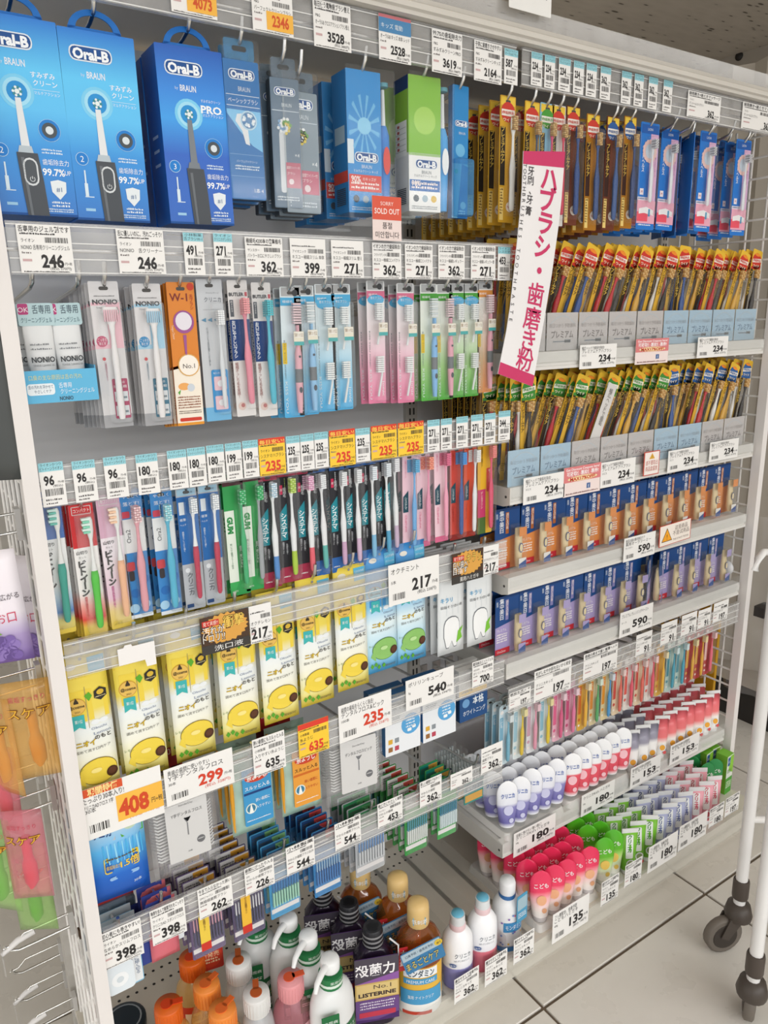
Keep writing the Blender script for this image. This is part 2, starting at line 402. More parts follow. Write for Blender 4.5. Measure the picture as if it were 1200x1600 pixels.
# shelves of the right bay
def shelf(zb, zt, label):
    r = tag(empty('shelf', (RB0, 1.118, zb)), label, 'shelf', 'white metal shelves of the right bay'); L = RB1 - RB0; h = zt - zb
    q = .036
    prof = [(0, 0), (0, .006), (.003, .008), (.003, .013), (0, .015), (0, q - .008), (.002, q), (.02, q + .002), (.02, q - .002), (.345, q - .002), (.345, q - .012), (.022, q - .012), (.02, 0)]
    MB().ext_x(prof[::-1], 0, L, WHITE).build('shelf_board', r)
    for x in (-.002, L):
        m = MB().ext_x([(0, 0), (.02, -.006), (.25, -.006), (.345, .0), (.345, q), (0, q)][::-1], x, x + .002, 'd3d1cb:.4')
        m.tube([(x - .0006, .012, .016), (x + .0026, .012, .016)], .003, '4a4844', 8); m.build('end_bracket', r)
    MB().ext_x([(-.003, .012), (-.003, h + .004), (-.0016, h + .004), (-.0016, .012)], 0, L, 'clear').build('clear_guard', r)
    return zb + q
Z1 = shelf(1.394, 1.452, 'white shelf holding the upper trays of gold toothbrush packs')
Z2 = shelf(1.121, 1.18, 'white shelf holding the lower trays of gold toothbrush packs')
Z3 = shelf(.924, .98, 'white shelf holding the blue and orange whitening packs')
Z4 = shelf(.724, .78, 'white shelf holding the blue and purple whitening packs')
Z6 = shelf(.262, .318, 'lowest white shelf holding the children toothpaste tubes')
ZD = .118
o = MB().ext_x([(.994, .062), (.986, .145), (.9872, .145), (.9952, .062)], .16, 1.93, 'clear').build('base_rail')
tag(o, 'clear leaning rail along the front edge of the base deck', 'price rail')
o = MB()
for x in (.78, .875, .965): o.box(x, x + .0012, 1.02, 1.4, ZD, ZD + .06, 'clear')
for k, x in enumerate((.787, .872, .962, 1.045)):
    m = MB().box(0, .0012, 0, .4, 0, .055, 'clear').box(-.006, .006, 0, .4, 0, .001, 'clear'); d = m.build('deck_divider', None, (x, 1.01, ZD))
    tag(d, ['clear upright divider beside the gold-capped bottles', 'clear divider between the two white blue-capped bottles', 'clear divider left of the white bottle with blue label', 'clear divider beside the red children tubes'][k], 'divider', 'clear deck dividers')
# ================================================================== price tags
PAPER, INK, CYAN, YEL, RED = 'ebeae7:.4', '2d2b2b', '93cdd8', 'f3c93c:.4', 'd8402f'
def tag_big(w, h, price, head='', maker='', prod='', seed=1, paper=PAPER, ink=INK, pcol=None, band=None, hcol=None, pfit=.42):
    m = MB().prism([(-w / 2, 0), (w / 2, 0), (w / 2, h), (-w / 2, h)], 0, .0006, paper); y = -.0003
    if band: m.quad(-w / 2, h * .84, w / 2, h, y * .7, band)
    if head: m.text(head, 0, h * .905, min(h * .1, w * .11), hcol or ink, y, fit=w * .94, b=.01)
    m.dash(-w * .45, h * .79, w * .2, h * .035, ink, y, seed)
    m.bars(w * .0, h * .63, w * .44, h * .74, '3c3a3a', y, 24, seed)
    if maker: m.text(maker, -w * .44, h * .67, h * .065, ink, y, al='l', sx=.8)
    if prod: m.text(prod, -w * .45, h * .53, h * .085, ink, y, al='l', fit=min(w * .9, h * .085 * 1.15 * len(prod)))
    m.dash(-w * .45, h * .4, -w * .25, h * .04, '77706e', y, seed + 2); m.quad(-w * .45, h * .24, -w * .28, h * .29, y, 'c9a8a8')
    d = len(price); ph = min(h * .27, w * pfit / d / .52)
    m.text(price, w * .31, h * .26, ph, pcol or ink, y, al='r', b=.035, fit=ph * .56 * d)
    m.text('円+税', w * .46, h * .2, h * .05, ink, y, al='r', fit=w * .13)
    m.text('(税込 %d円)' % (int(price) * 11 // 10), w * .44, h * .1, h * .055, ink, y, al='r', fit=w * .4)
    m.dash(-w * .45, h * .02, w * .4, h * .025, ink, y, seed + 5)
    return m
def tag_slim(w, h, price, l1='ライオンかつウ', l2='クリニカ', seed=1):
    m = MB().prism([(-w / 2, 0), (w / 2, 0), (w / 2, h), (-w / 2, h)], 0, .0006, PAPER); y = -.0003
    m.quad(-w / 2, h * .8, w / 2, h, y * .7, CYAN)
    m.text(l1, 0, h * .95, h * .055, INK, y, fit=w * .85); m.text(l2, 0, h * .86, h * .065, INK, y, fit=w * .9)
    m.text(price, -w * .14, h * .6, h * .22, INK, y, fit=w * (.52 if len(price) > 2 else .42), b=.035)
    m.text('円+税', w * .46, h * .54, h * .045, INK, y, al='r', fit=w * .24); m.text('(税込)', w * .4, h * .46, h * .045, INK, y, al='r', fit=w * .4)
    m.bars(-w * .34, h * .24, w * .4, h * .4, '3c3a3a', y, 16, seed)
    m.dash(-w * .36, h * .13, w * .3, h * .04, '5c5858', y, seed); m.dash(-w * .36, h * .05, w * .1, h * .035, '5c5858', y, seed + 1)
    return m
SEQ = {}
def put(m, X, Y, Z, look, price, railname, name='price_tag', ry=0, tilt=0):
    SEQ[railname] = SEQ.get(railname, 0) + 1
    o = m.build(name, None, (X, Y, Z), (tilt, ry, 0))
    tag(o, '%s price tag reading %s, %s from left on %s' % (look, price, ORD[SEQ[railname] - 1], railname), 'price tag', 'price tags on ' + railname)
    return o
def spot(xl, xr, yt, yb, Y):
    cy = (yt + yb) / 2; cx = (xl + xr) / 2
    a, b = on_y(xl, cy, Y), on_y(xr, cy, Y); t, u = on_y(cx, yt, Y), on_y(cx, yb, Y)
    return (a.x + b.x) / 2, u.z, b.x - a.x, t.z - u.z
def T(row, Y, kind, xl, xr, yt, yb, price, *a, **k):
    X, Z, w, h = spot(xl, xr, yt, yb, Y); sd = int(xl)
    if kind == 's': put(tag_slim(w, h, price, *a, seed=sd), X, Y, Z, 'slim blue-headed white', price, row)
    elif kind == 'b': put(tag_big(w, h, price, *a, seed=sd, **k), X, Y, Z, 'white', price, row)
    elif kind == 'y': put(tag_big(w, h, price, *a, seed=sd, paper=YEL, pcol=RED, band=RED, hcol='f6d860', pfit=.62), X, Y, Z, 'yellow', price, row)
    elif kind == 'h': put(tag_big(w, h, price, *a, seed=sd, pcol='d8622f', **k), X, Y, Z, 'white and orange', price, row)
YT = YR - .004
r = 'top rail'
for xl, xr, yt, yb, p, kind, ar in [
    (266, 337, -46, 24, '4073', 'h', ('すみずみクリーン', 'P&G', 'オーラルB すみずみクリーン')), (394, 457, -16, 53, '2346', 'h', ('', 'P&G', 'パーフェクトクリーンブラシ')),
    (490, 548, 4, 77, '3528', 'b', ('毎日使う電動歯ブラシ替え', 'P&G', 'オーラルB クロスアクションブラシ替え')), (592, 642, 26, 97, '2528', 'b', ('', '', 'オーラルB キッズ 本体 レッド')),
    (675, 722, 49, 116, '3619', 'b', ('99.7%の歯垢除去力', 'P&G', 'すみずみクリーンPRO')), (741, 784, 66, 129, '2164', 'b', ('子供に歯磨きさせやすい', 'P&G', 'すみずみクリーンキッズ'))]:
    T(r, YT, kind, xl, xr, yt, yb, p, *ar)
    if p == '2528':
        X, Z, w_, h_ = spot(xl, xr, yt, yb, YT); m = MB(); m.quad(-w_ / 2, h_ * .62, w_ / 2, h_ * .93, 0, '4d86b4'); m.quad(-w_ / 2, h_ * .93, w_ / 2, h_, 0, 'c9767c'); m.text('キッズ 電動', -w_ * .1, h_ * .76, .006, 'dde8ee', -.0003)
        o = m.build('photo_strip', bpy.data.objects['price_tag.003'], (0, -.0005, 0))
    if p in ('4073', '2346'):
        X, Z, w_, h_ = spot(xl, xr, yt, yb, YT); m = MB().quad(-w_ * .16, h_ * .08, w_ * .5, h_ * .5, 0, 'f0b64a'); m.text(p, w_ * .18, h_ * .3, h_ * .26, 'd2552a', -.0003, fit=w_ * .42, b=.03)
        m.build('price_panel', bpy.data.objects['price_tag' if p == '4073' else 'price_tag.001'], (0, -.0005, 0))
T(r, YT, 's', 788, 809, 77, 132, '587', 'P&Gジャパン', 'オーラルBブラシ')
r = 'right top rail'
for xl, xr, p in [(830, 847, '234'), (851, 867, '234'), (873, 891, '234'), (896, 912, '234'), (916, 932, '234'), (938, 954, '362'), (971, 986, '362'), (991, 1005, '362'), (1013, 1027, '362'), (1036, 1050, '362')]:
    c = 82 + (xl - 830) * .211; T(r, YT, 's', xl, xr, c, c + 52 - (xl - 830) * .01, p, 'エビスハブラシ', 'プレミアムケア')
T(r, YT, 'b', 1074, 1126, 146, 187, '362', '歯周磨き+歯ぐきマッサージ', 'ライオン', 'デントヘルスハブラシ', pfit=.5)
T(r, YT, 'b', 1159, 1214, 164, 206, '362', '歯周磨き+歯ぐきマッサージ', 'ライオン', 'デントヘルスハブラシ', pfit=.5)
r = 'second rail from top'
KS = ('フクバデンタル', 'キスユー極細コンパクト')
for xl, xr, yt, yb, k, p, ar in [(29, 113, 351, 427, 'b', '246', ('舌専用のジェル剤です', 'ライオン', 'NONIO 舌専用クリーニングジェル')), (184, 257, 359, 428, 'b', '246', ('舌に優しいのに、汚れごっそり!', 'ライオン', 'NONIO　舌クリーナー')),
    (288, 319, 364, 430, 's', '491', ('小林製薬', '舌ブラシW-1')), (335, 364, 365, 431, 's', '271', ('ライオン', 'クリニカデンタル')), (384, 442, 371, 432, 'b', '362', ('極細毛4200本の密集植毛', 'サンスター', 'バトラーお口にやさしいブラシ')),
    (454, 509, 373, 434, 'b', '399', ('', 'アイオニック', 'キスユー極細スリム 本体')), (518, 568, 376, 434, 'b', '271', ('', 'アイオニック', 'キスユー極細スリム 替え')),
    (582, 627, 380, 436, 'b', '362', ('イオンの力で歯垢除去!',) + KS), (633, 676, 382, 436, 'b', '271', ('イオンの力で歯垢除去!',) + KS), (685, 726, 383, 436, 'b', '362', ('イオンの力で歯垢除去!', 'フクバデンタル', 'キスユー極細レギュラー')),
    (736, 774, 384, 437, 'b', '271', ('イオンの力で歯垢除去!', 'フクバデンタル', 'キスユー極細レギュラー替')), (778, 797, 386, 438, 's', '453', ('ライオン', 'システマ'))]:
    T(r, YT, k, xl, xr, yt, yb, p, *ar)
r = 'third rail from top'
for xl, xr, yt, yb, k, p in [(63, 102, 722, 791, 's', '96'), (115, 151, 719, 784, 's', '96'), (164, 199, 713, 778, 's', '96'), (214, 248, 709, 772, 's', '180'), (263, 293, 703, 764, 's', '180'), (294, 322, 699, 760, 's', '180'), (324, 351, 695, 754, 's', '180'),
    (353, 378, 692, 750, 's', '199'), (380, 404, 688, 746, 's', '199'), (405, 446, 684, 742, 'y', '235'), (448, 469, 681, 737, 's', '235'), (470, 491, 678, 734, 's', '235'), (492, 513, 675, 731, 's', '235'), (515, 555, 671, 728, 'y', '235'),
    (556, 578, 669, 721, 's', '235'), (580, 620, 664, 717, 'y', '235'), (622, 662, 659, 711, 'y', '235'), (668, 687, 656, 705, 's', '271'), (689, 706, 654, 702, 's', '271'), (713, 731, 651, 699, 's', '271'), (736, 754, 648, 696, 's', '271'), (757, 774, 646, 693, 's', '271'), (779, 797, 642, 688, 's', '344')]:
    T(r, YT, k, xl, xr, yt, yb, p, *(('ライオンかつウ', 'ビトイーンライオン') if k == 's' else ('毎日安い!', 'ライオン', 'システマハブラシ')))
r = 'fourth rail from top'
T(r, YT, 'b', 390, 425, 944, 1003, '217', '', '', 'オクチレモン', pfit=.7)
m_ = spot(607, 686, 875, 938, YT)
def tag_wide(w, h, price, prod, sub, pcol=INK, head='', seed=3, pf=.42):
    m = MB().prism([(-w / 2, 0), (w / 2, 0), (w / 2, h), (-w / 2, h)], 0, .0006, PAPER); y = -.0003
    if head: m.text(head, -w * .45, h * .86, h * .11, INK, y, al='l', fit=w * .6)
    if prod: m.text(prod, -w * .45, h * (.72 if head else .82), h * .12, INK, y, al='l', fit=min(w * .8, w * .09 * len(prod)))
    m.text(sub, -w * .45, h * .56, h * .07, INK, y, al='l'); m.bars(-w * .42, h * .12, -w * .16, h * .28, '3c3a3a', y, 14, seed)
    m.text(price, w * .34, h * .42, h * .3, pcol, y, al='r', fit=w * pf * .92, b=.035)
    m.text('円+税', w * .47, h * .36, h * .07, INK, y, al='r', fit=w * .11); m.text('(税込 %d円)' % (int(price) * 11 // 10), w * .44, h * .19, h * .075, pcol, y, al='r', fit=w * .38)
    return m
def TW(row, xl, xr, yt, yb, price, prod, sub, Y=YT, look='wide white', **k):
    X, Z, w, h = spot(xl, xr, yt, yb, Y); return put(tag_wide(w, h, price, prod, sub, **k), X, Y, Z, look, price, row)
TW(r, 607, 686, 875, 938, '217', 'オクチミント', '5本')
T(r, YT, 'b', 755, 779, 852, 897, '217', '', '', 'オクチホワイトニング', pfit=.7)
# illustrated promotion cards on the fourth rail
def promo(xl, xr, yt, yb, big, l1, l2, foot, label):
    X, Z, w, h = spot(xl, xr, yt, yb, YT - .002); m = MB().prism([(-w / 2, 0), (w / 2, 0), (w / 2, h), (-w / 2, h)], 0, .0006, '4a3526')
    m.flat([(w * (.47 - .05 * (i % 2)) * math.cos(2 * PI * i / 44) * 1.04, h * .62 + h * (.42 - .06 * (i % 2)) * math.sin(2 * PI * i / 44)) for i in range(44)], -.0003, 'd8a04a')
    m.text(big, w * .18, h * .76, h * .27, '4a3018', -.0005, fit=w * .46, b=.04); m.text(big, w * .18, h * .765, h * .26, 'f0d060', -.0007, fit=w * .44, b=.0)
    m.quad(-w * .46, h * .74, -w * .12, h * .9, -.0005, 'c8322a'); m.text('見て実感!!', -w * .29, h * .82, h * .09, 'f4e9d8', -.0007, fit=w * .3)
    for q, tx in enumerate((l1, l2)): m.text(tx, -w * .24, h * (.62 - q * .2), h * .2, '2c2320', -.0006, fit=w * .48, b=.05); m.text(tx, -w * .24, h * (.62 - q * .2), h * .18, 'f6f2ea', -.0009, fit=w * .45, b=.0)
    m.quad(-w / 2, 0, w / 2, h * .24, -.0005, '3c3936'); m.text(foot, w * .05, h * .12, h * .12, 'ecebe6', -.0007, fit=w * .6)
    tag(m.build('promotion_card', None, (X, YT - .002, Z)), label, 'promotion card')
promo(313, 390, 958, 1016, '衝撃', '汚れが', 'ドロリ!?', '洗口液', 'brown and gold burst promotion card above the yellow lemon pouches')
promo(706, 755, 861, 908, 'キラリ', '白い歯へ', '目指す', '薬用ハミガキ', 'dark promotion card with gold lettering above the white tooth pouches')
X, Z, w_, h_ = spot(184, 243, 1008, 1034, YT - .001)
o = MB().prism([(-w_ / 2, 0), (w_ * .2, 0), (w_ * .24, -.012), (w_ / 2, -.012), (w_ / 2, h_), (-w_ * .1, h_), (-w_ * .13, h_ + .004), (-w_ * .3, h_ + .004), (-w_ * .34, h_), (-w_ / 2, h_)], 0, .0008, 'eceae8').build('blank_card', None, (X, YT - .001, Z))
tag(o, 'blank white notched card clipped on the rail above the lemon pouches', 'card')
r = 'fifth rail from top'
TW(r, 124, 256, 1215, 1295, '408', '', '30本', look='white and yellow', pcol='d0522c', pf=.36)
o = bpy.context.scene.objects[-1]; X, Z, w_, h_ = spot(124, 256, 1215, 1295, YT)
m = MB().quad(-w_ / 2, h_ * .84, w_ * .02, h_, 0, 'd4542e'); m.text('期間特価', -w_ * .22, h_ * .92, h_ * .12, 'f4d890', -.0003, fit=w_ * .36, b=.03)
m.text('たっぷり30本入り!', -w_ * .47, h_ * .77, h_ * .1, INK, -.0003, al='l', fit=w_ * .5); m.text('クリニカADフロス Y字', -w_ * .47, h_ * .64, h_ * .075, INK, -.0003, al='l', fit=w_ * .36); m.quad(-w_ * .08, h_ * .16, w_ * .5, h_ * .68, 0, 'f0b84a'); m.text('408', w_ * .13, h_ * .42, h_ * .34, 'cf4a26', -.0003, fit=w_ * .38, b=.04); m.text('円+税', w_ * .42, h_ * .36, h_ * .09, INK, -.0003, fit=w_ * .14)
PT408 = m.build('sale_panel', o, (0, -.0005, 0))
TW(r, 256, 366, 1185, 1243, '299', 'Y字デンタルフロス', '30本', pcol='d0432c', head='奥歯の歯間に使いやすい', pf=.4)
T(r, YT, 'b', 395, 446, 1148, 1207, '635', '狭い歯間にもスルッと入る', '小林製薬', '入りやすい糸ようじ')
T(r, YT, 'y', 466, 514, 1126, 1178, '635', '', '小林製薬', '糸ようじ')
TW(r, 529, 612, 1090, 1148, '235', 'デンタルフロス&ピック', '100本', pcol='d0432c', head='歯間の歯垢をらくらく除去!', pf=.42)
TW(r, 634, 709, 1052, 1098, '540', 'ポリリンキューブ', '5g')
T(r, YT, 'b', 738, 771, 1030, 1070, '700', '薬用美白ミントジェル', 'はははは', 'ポリリンキューブEX')
r = 'lowest rail'
for xl, xr, yt, yb, p, ar in [(158, 224, 1446, 1505, '398', ('初心者にも巻きやすい!', 'ライオン', 'なめらかスリムフロス')), (235, 291, 1412, 1468, '398', ('唾液を含んで歯間汚れをごっそり', 'ライオン', 'クリニカAD スポンジフロス')), (309, 364, 1379, 1427, '262', ('今まで入らなかった狭い', 'DMジャパン', '無極細歯間ブラシ')),
    (382, 429, 1348, 1391, '226', ('歯間にぴったり入る', 'DM', 'やわらか歯間ブラシ')), (447, 492, 1316, 1360, '544', ('小林製薬', '', 'やわらか歯間ブラシSS-M')), (523, 564, 1280, 1322, '544', ('小林製薬', '', 'やわらか歯間ブラシL')), (590, 629, 1249, 1287, '453', ('歯ぐきにやさしく歯間', 'ライオン', 'やわらか極細')),
    (656, 690, 1216, 1256, '362', ('奥しい歯間ケアSSタイプ', '', 'やわらか歯間')), (704, 738, 1204, 1228, '362', ('', '', 'やわらか')), (752, 785, 1164, 1204, '362', ('', 'サンスター', '歯間ブラシ'))]:
    T(r, YT, 'b', xl, xr, yt, yb, p, *ar, pfit=.5)
# right bay tags on the shelf fronts
YS = 1.111
for row, lst in (('upper tray shelf', [(906, 963, 538, 575, '234'), (1090, 1137, 526, 558, '234')]), ('lower tray shelf', [(818, 882, 742, 783, '234'), (938, 992, 719, 758, '234'), (1044, 1091, 701, 734, '234'), (1109, 1153, 688, 718, '234')])):
    for xl, xr, yt, yb, p in lst: TW(row, xl, xr, yt, yb, p, 'プレミアムケアハブラシ', 'エビス', Y=YS, look='white', head='幅広ヘッドで歯垢を除去!', pf=.36)
TW('orange whitening shelf', 975, 1023, 836, 872, '590', '薬用オーラツーミー', 'サンスター', Y=YS, look='white', head='毎日の歯の集中美白ケア', pf=.42)
TW('purple whitening shelf', 969, 1019, 950, 988, '590', 'プレミアム クレンジングペースト', 'オーラ', Y=YS, look='white', pf=.5)
r = 'rail over hanging children brushes'
for xl, xr, yt, yb, p, hd in [(796, 829, 1078, 1103, '197', '歯垢を落とす'), (835, 892, 1040, 1087, '197', '毛がしなやか折れないから安全'), (912, 964, 1014, 1053, '197', '奥歯の奥まで届く極薄ヘッド'), (994, 1018, 989, 1022, '91', ''), (1033, 1057, 972, 1005, '91', ''), (1065, 1088, 959, 991, '91', ''), (1091, 1110, 952, 980, '91', ''), (1115, 1137, 940, 970, '197', '')]:
    T(r, YS, 'b', xl, xr, yt, yb, p, hd, '', 'クリニカキッズ', pfit=.6)
r = 'lowest right shelf'
for xl, xr, yt, yb, hd in [(803, 867, 1287, 1323, '虫歯に負けない強い歯に!'), (909, 959, 1231, 1263, '')]: TW(r, xl, xr, yt, yb, '180', 'クリニカKid\'s ハミガキ', '60g', Y=YS, look='white', head=hd, pf=.44)
for xl, xr, yt, yb in [(986, 1031, 1190, 1220), (1048, 1091, 1155, 1184)]: TW(r, xl, xr, yt, yb, '153', 'こどもハミガキ', '70g', Y=YS, look='white', head='歯の抵抗力を高める医薬部外', pf=.44)
r = 'base rail'; YG = .986
for xl, xr, yt, yb, p, k in [(710, 748, 1520, 1558, '362', 'b'), (758, 792, 1492, 1532, '362', 'b'), (803, 834, 1460, 1498, '362', 'b'), (864, 919, 1413, 1457, '135', 'w'), (940, 966, 1372, 1408, '135', 'b'), (977, 1002, 1346, 1379, '180', 'b'), (1014, 1057, 1312, 1350, '180', 'w'), (1062, 1103, 1280, 1316, '180', 'w'), (1109, 1130, 1259, 1287, '180', 'b'), (1134, 1154, 1243, 1270, '197', 'b')]:
    if k == 'b': T(r, YG, 'b', xl, xr, yt, yb, p, '磨きやすくて虫歯予防', 'ライオン', 'クリニカキッズ', pfit=.5)
    else: TW(r, xl, xr, yt, yb, p, 'こどもハミガキ', '60g', Y=YG, look='white', head='フッ素配合、虫歯予防', pf=.42)
# notices on the shelf fronts
def coupon(xl, xr, yt, yb, label):
    X, Z, w, h = spot(xl, xr, yt, yb, YS); m = MB().prism([(-w / 2, 0), (w / 2, 0), (w / 2, h), (-w / 2, h)], 0, .0006, 'ecdcd8'); y = -.0003
    m.quad(-w / 2, h * .48, w / 2, h, y, 'd97f80'); m.text('Get Discount Coupons here!', 0, h * .91, h * .085, 'f6ecec', y * 2, fit=w * .9, b=.02); m.text('可获取優惠的優惠券!', 0, h * .76, h * .12, 'f6ecec', y * 2, fit=w * .86, b=.02)
    m.flat(ell(0, h * .58, w * .4, h * .09), y * 2, 'eddca8'); m.text('MAX17%OFF!', 0, h * .58, h * .12, 'c8322a', y * 3, fit=w * .68, b=.03)
    m.quad(w * .12, h * .18, w * .22, h * .36, y, '4a6a9c'); m.text('f', w * .17, h * .26, h * .13, 'f0f0f0', y * 2)
    m.dash(-w * .44, h * .06, w * .44, h * .05, '8a6a68', y, 4)
    tag(m.build('coupon_card', None, (X, YS, Z)), label, 'coupon card', 'pink coupon cards')
coupon(993, 1044, 529, 568, 'pink discount coupon card on the upper tray shelf')
coupon(881, 938, 727, 772, 'pink discount coupon card on the lower tray shelf')
X, Z, w_, h_ = spot(1006, 1030, 705, 742, YS - .002); m = MB().prism([(-w_ / 2, 0), (w_ / 2, 0), (w_ / 2, h_), (-w_ / 2, h_)], 0, .0006, 'c85a4a').quad(-w_ * .45, h_ * .04, w_ * .45, h_ * .96, -.0003, 'efe6e0')
m.flat([(-w_ * .18, h_ * .68), (w_ * .18, h_ * .68), (0, h_ * .92)], -.0005, 'd8a83c'); m.text('!', 0, h_ * .77, h_ * .13, '8a3a20', -.0007)
for q, tx in enumerate(('請不要取出', '商品盒盛放')): m.text(tx, 0, h_ * (.52 - q * .24), h_ * .16, 'b8564a', -.0005, fit=w_ * .76)
tag(m.build('warning_sign', None, (X, YS - .002, Z)), 'small square white sign with red border and warning triangle', 'sign')
X, Z, w_, h_ = spot(1031, 1079, 816, 848, YS - .002); m = MB().prism([(-w_ / 2, 0), (w_ / 2, 0), (w_ / 2, h_), (-w_ / 2, h_)], 0, .0006, 'c0442e').quad(-w_ * .48, h_ * .03, w_ * .48, h_ * .97, -.0003, 'efe6dc')
m.flat([(-w_ * .43, h_ * .2), (-w_ * .1, h_ * .2), (-w_ * .265, h_ * .84)], -.0005, '2b2623'); m.flat([(-w_ * .41, h_ * .23), (-w_ * .12, h_ * .23), (-w_ * .265, h_ * .78)], -.0007, 'f0a52c'); m.text('!', -w_ * .265, h_ * .42, h_ * .26, '2b2623', -.0009)
for q, tx in enumerate(('这是商品', '不是试用品')): m.text(tx, w_ * .18, h_ * (.74 - q * .25), h_ * .18, '6a5a54', -.0005, fit=w_ * (.4 + q * .12))
m.text('THIS IS NOT TESTER', w_ * .18, h_ * .2, h_ * .09, '6a5a54', -.0005, fit=w_ * .5)
tag(m.build('warning_sign', None, (X, YS - .002, Z), (0, -.03, 0)), 'wide white sign with red border and black and orange warning triangle', 'sign')
# sold out card in front of the green box
X, Z, w_, h_ = spot(582, 627, 307, 376, 1.098); m = MB().prism([(-w_ / 2, 0), (w_ / 2, 0), (w_ / 2, h_), (-w_ / 2, h_)], 0, .0008, 'ead9d4').quad(-w_ / 2, h_ * .47, w_ / 2, h_, -.0003, 'd85a44')
m.text('SORRY', 0, h_ * .84, h_ * .09, 'f4e4de', -.0005); m.text('SOLD OUT', 0, h_ * .67, h_ * .13, 'f8ece6', -.0005, fit=w_ * .86, b=.012)
m.text('품절', 0, h_ * .34, h_ * .12, '35302e', -.0005); m.text('미안합니다', 0, h_ * .13, h_ * .12, '35302e', -.0005, fit=w_ * .82)
tag(m.build('sold_out_card', None, (X, 1.098, Z)), 'red and pale sold out card standing on the second rail', 'sign')
# the hanging banner
bp = [on_y(*p, 1.085) for p in ((818, 236), (883, 237), (879, 312), (868, 390), (845, 500), (832, 604), (778, 584), (800, 500), (806, 400), (815, 300))]
def bz(t, u):     # along the banner, curving: t down, u across
    L = [(818, 236), (815, 310), (806, 400), (795, 500), (778, 584)]; Rr = [(883, 237), (876, 330), (862, 430), (846, 525), (832, 604)]
    k = min(int(t * 4), 3); f = t * 4 - k
    a = [L[k][i] * (1 - f) + L[k + 1][i] * f for i in (0, 1)]; b = [Rr[k][i] * (1 - f) + Rr[k + 1][i] * f for i in (0, 1)]
    return on_y(a[0] * (1 - u) + b[0] * u, a[1] * (1 - u) + b[1] * u, 1.085)
b0 = bz(0, .5); m = MB()
def bq(t0, t1, col, y0, th=0):
    n = 10; A = [bz(t0 + (t1 - t0) * i / n, 0) - b0 for i in range(n + 1)]; B = [bz(t0 + (t1 - t0) * i / n, 1) - b0 for i in range(n + 1)]
    loop = [(p.x, p.z) for p in A] + [(p.x, p.z) for p in reversed(B)]
    if th: m.prism(loop, y0, y0 + th, col)
    else: m.flat(loop, y0, col)
bq(0, 1, 'eae8e8:.35', 0, .0015); bq(0, .068, 'c93a68', -.0004); bq(.945, 1, 'c93a68', -.0004)
def blet(ch, t, u, h, col, b=.0):
    p = bz(t, u) - b0; d = bz(t + .03, u) - bz(t - .03, u); a = math.atan2(d.x, -d.z)
    if ch == 'ー': m.text(ch, p.x, p.z, h, col, -.0006, rot=a - PI / 2, b=b)
    else: m.text(ch, p.x, p.z, h, col, -.0006, rot=a, b=b)
for i, ch in enumerate('ハブラシ・歯磨き粉'): blet(ch, .125 + i * .096, .66, .034, 'c93a68', .03 if i < 5 else .012)
for i, ch in enumerate('牙刷、牙膏'): blet(ch, .1 + i * .048, .2, .0125, '3a3638', .012)
s_ = 'TOOTHBRUSHES TOOTHPASTE'
for i, ch in enumerate(s_):
    if ch != ' ':
        t = .075 + i * .0305; p = bz(t, .055) - b0; d = bz(t + .02, .05) - bz(t - .02, .05); m.text(ch, p.x, p.z, .0085, '3a3638', -.0006, rot=math.atan2(d.x, -d.z) - PI / 2)
tag(m.build('hanging_banner', None, tuple(b0)), 'long white vertical banner with magenta ends and magenta Japanese lettering', 'banner')
# ================================================================== packs
class Card:
    """a printed card or box, origin at the middle of its foot, face towards the aisle (-y); u, v run 0..1"""
    def __init__(s, w, h, col, r=.003, t=.0012, side=None, hole=False):
        s.w, s.h = w, h; s.m = MB()
        s.m.prism(rr(-w / 2, 0, w / 2, h, r, 3), 0, t, col, side)
        if hole: s.m.flat(rr(-w * .16, h - .012, w * .16, h - .007, .0024, 2), -.0003, '4c4a48')
    def xz(s, u, v): return ((u - .5) * s.w, v * s.h)
    def R(s, u0, v0, u1, v1, c, l=1, r=0):
        x0, z0 = s.xz(u0, v0); x1, z1 = s.xz(u1, v1)
        if r: s.m.flat(rr(x0, z0, x1, z1, min(r, abs(x1 - x0) / 2.01, abs(z1 - z0) / 2.01), 3), -.00025 * l, c)
        else: s.m.quad(x0, z0, x1, z1, -.00025 * l, c)
        return s
    def E(s, u, v, ru, c, l=1, k=1, n=20): x, z = s.xz(u, v); s.m.flat(ell(x, z, ru * s.w, ru * s.w * k, n), -.00025 * l, c); return s
    def P(s, pts, c, l=1): s.m.flat([s.xz(*p) for p in pts], -.00025 * l, c); return s
    def T(s, t, u, v, hh, c, l=2, fit=None, **k): x, z = s.xz(u, v); s.m.text(t, x, z, hh * s.w, c, -.00025 * l, fit=fit * s.w if fit else None, **k); return s
    def D(s, u0, v, u1, hh, c, l=2, n=1, gap=1.7, seed=1):
        for i in range(n): x0, z = s.xz(u0, v); s.m.dash(x0, z - i * hh * s.w * gap, s.xz(u1, v)[0], hh * s.w, c, -.00025 * l, seed + i)
        return s
    def build(s, name, root): return s.m.build(name, root)
def shell(root, x0, z0, x1, z1, d, mat='clear', r=.005, taper=.002, name='blister'):
    m = MB(); a = rr(x0, z0, x1, z1, r, 3); b = rr(x0 + taper, z0 + taper, x1 - taper, z1 - taper, r, 3)
    m.loft([[(x, -.0006, z) for x, z in a], [(x, -d * .8, z) for x, z in a], [(x, -d, z) for x, z in b]], mat, cap=False)
    m.flat(b, -d, mat); return m.build(name, root)
PROF = [(0, .45), (.02, .8), (.12, .95), (.25, .85), (.36, .95), (.45, 1.05), (.52, .8), (.6, .5), (.7, .4), (.79, .4), (.83, .65), (.87, .85), (.96, .85), (.99, .55)]
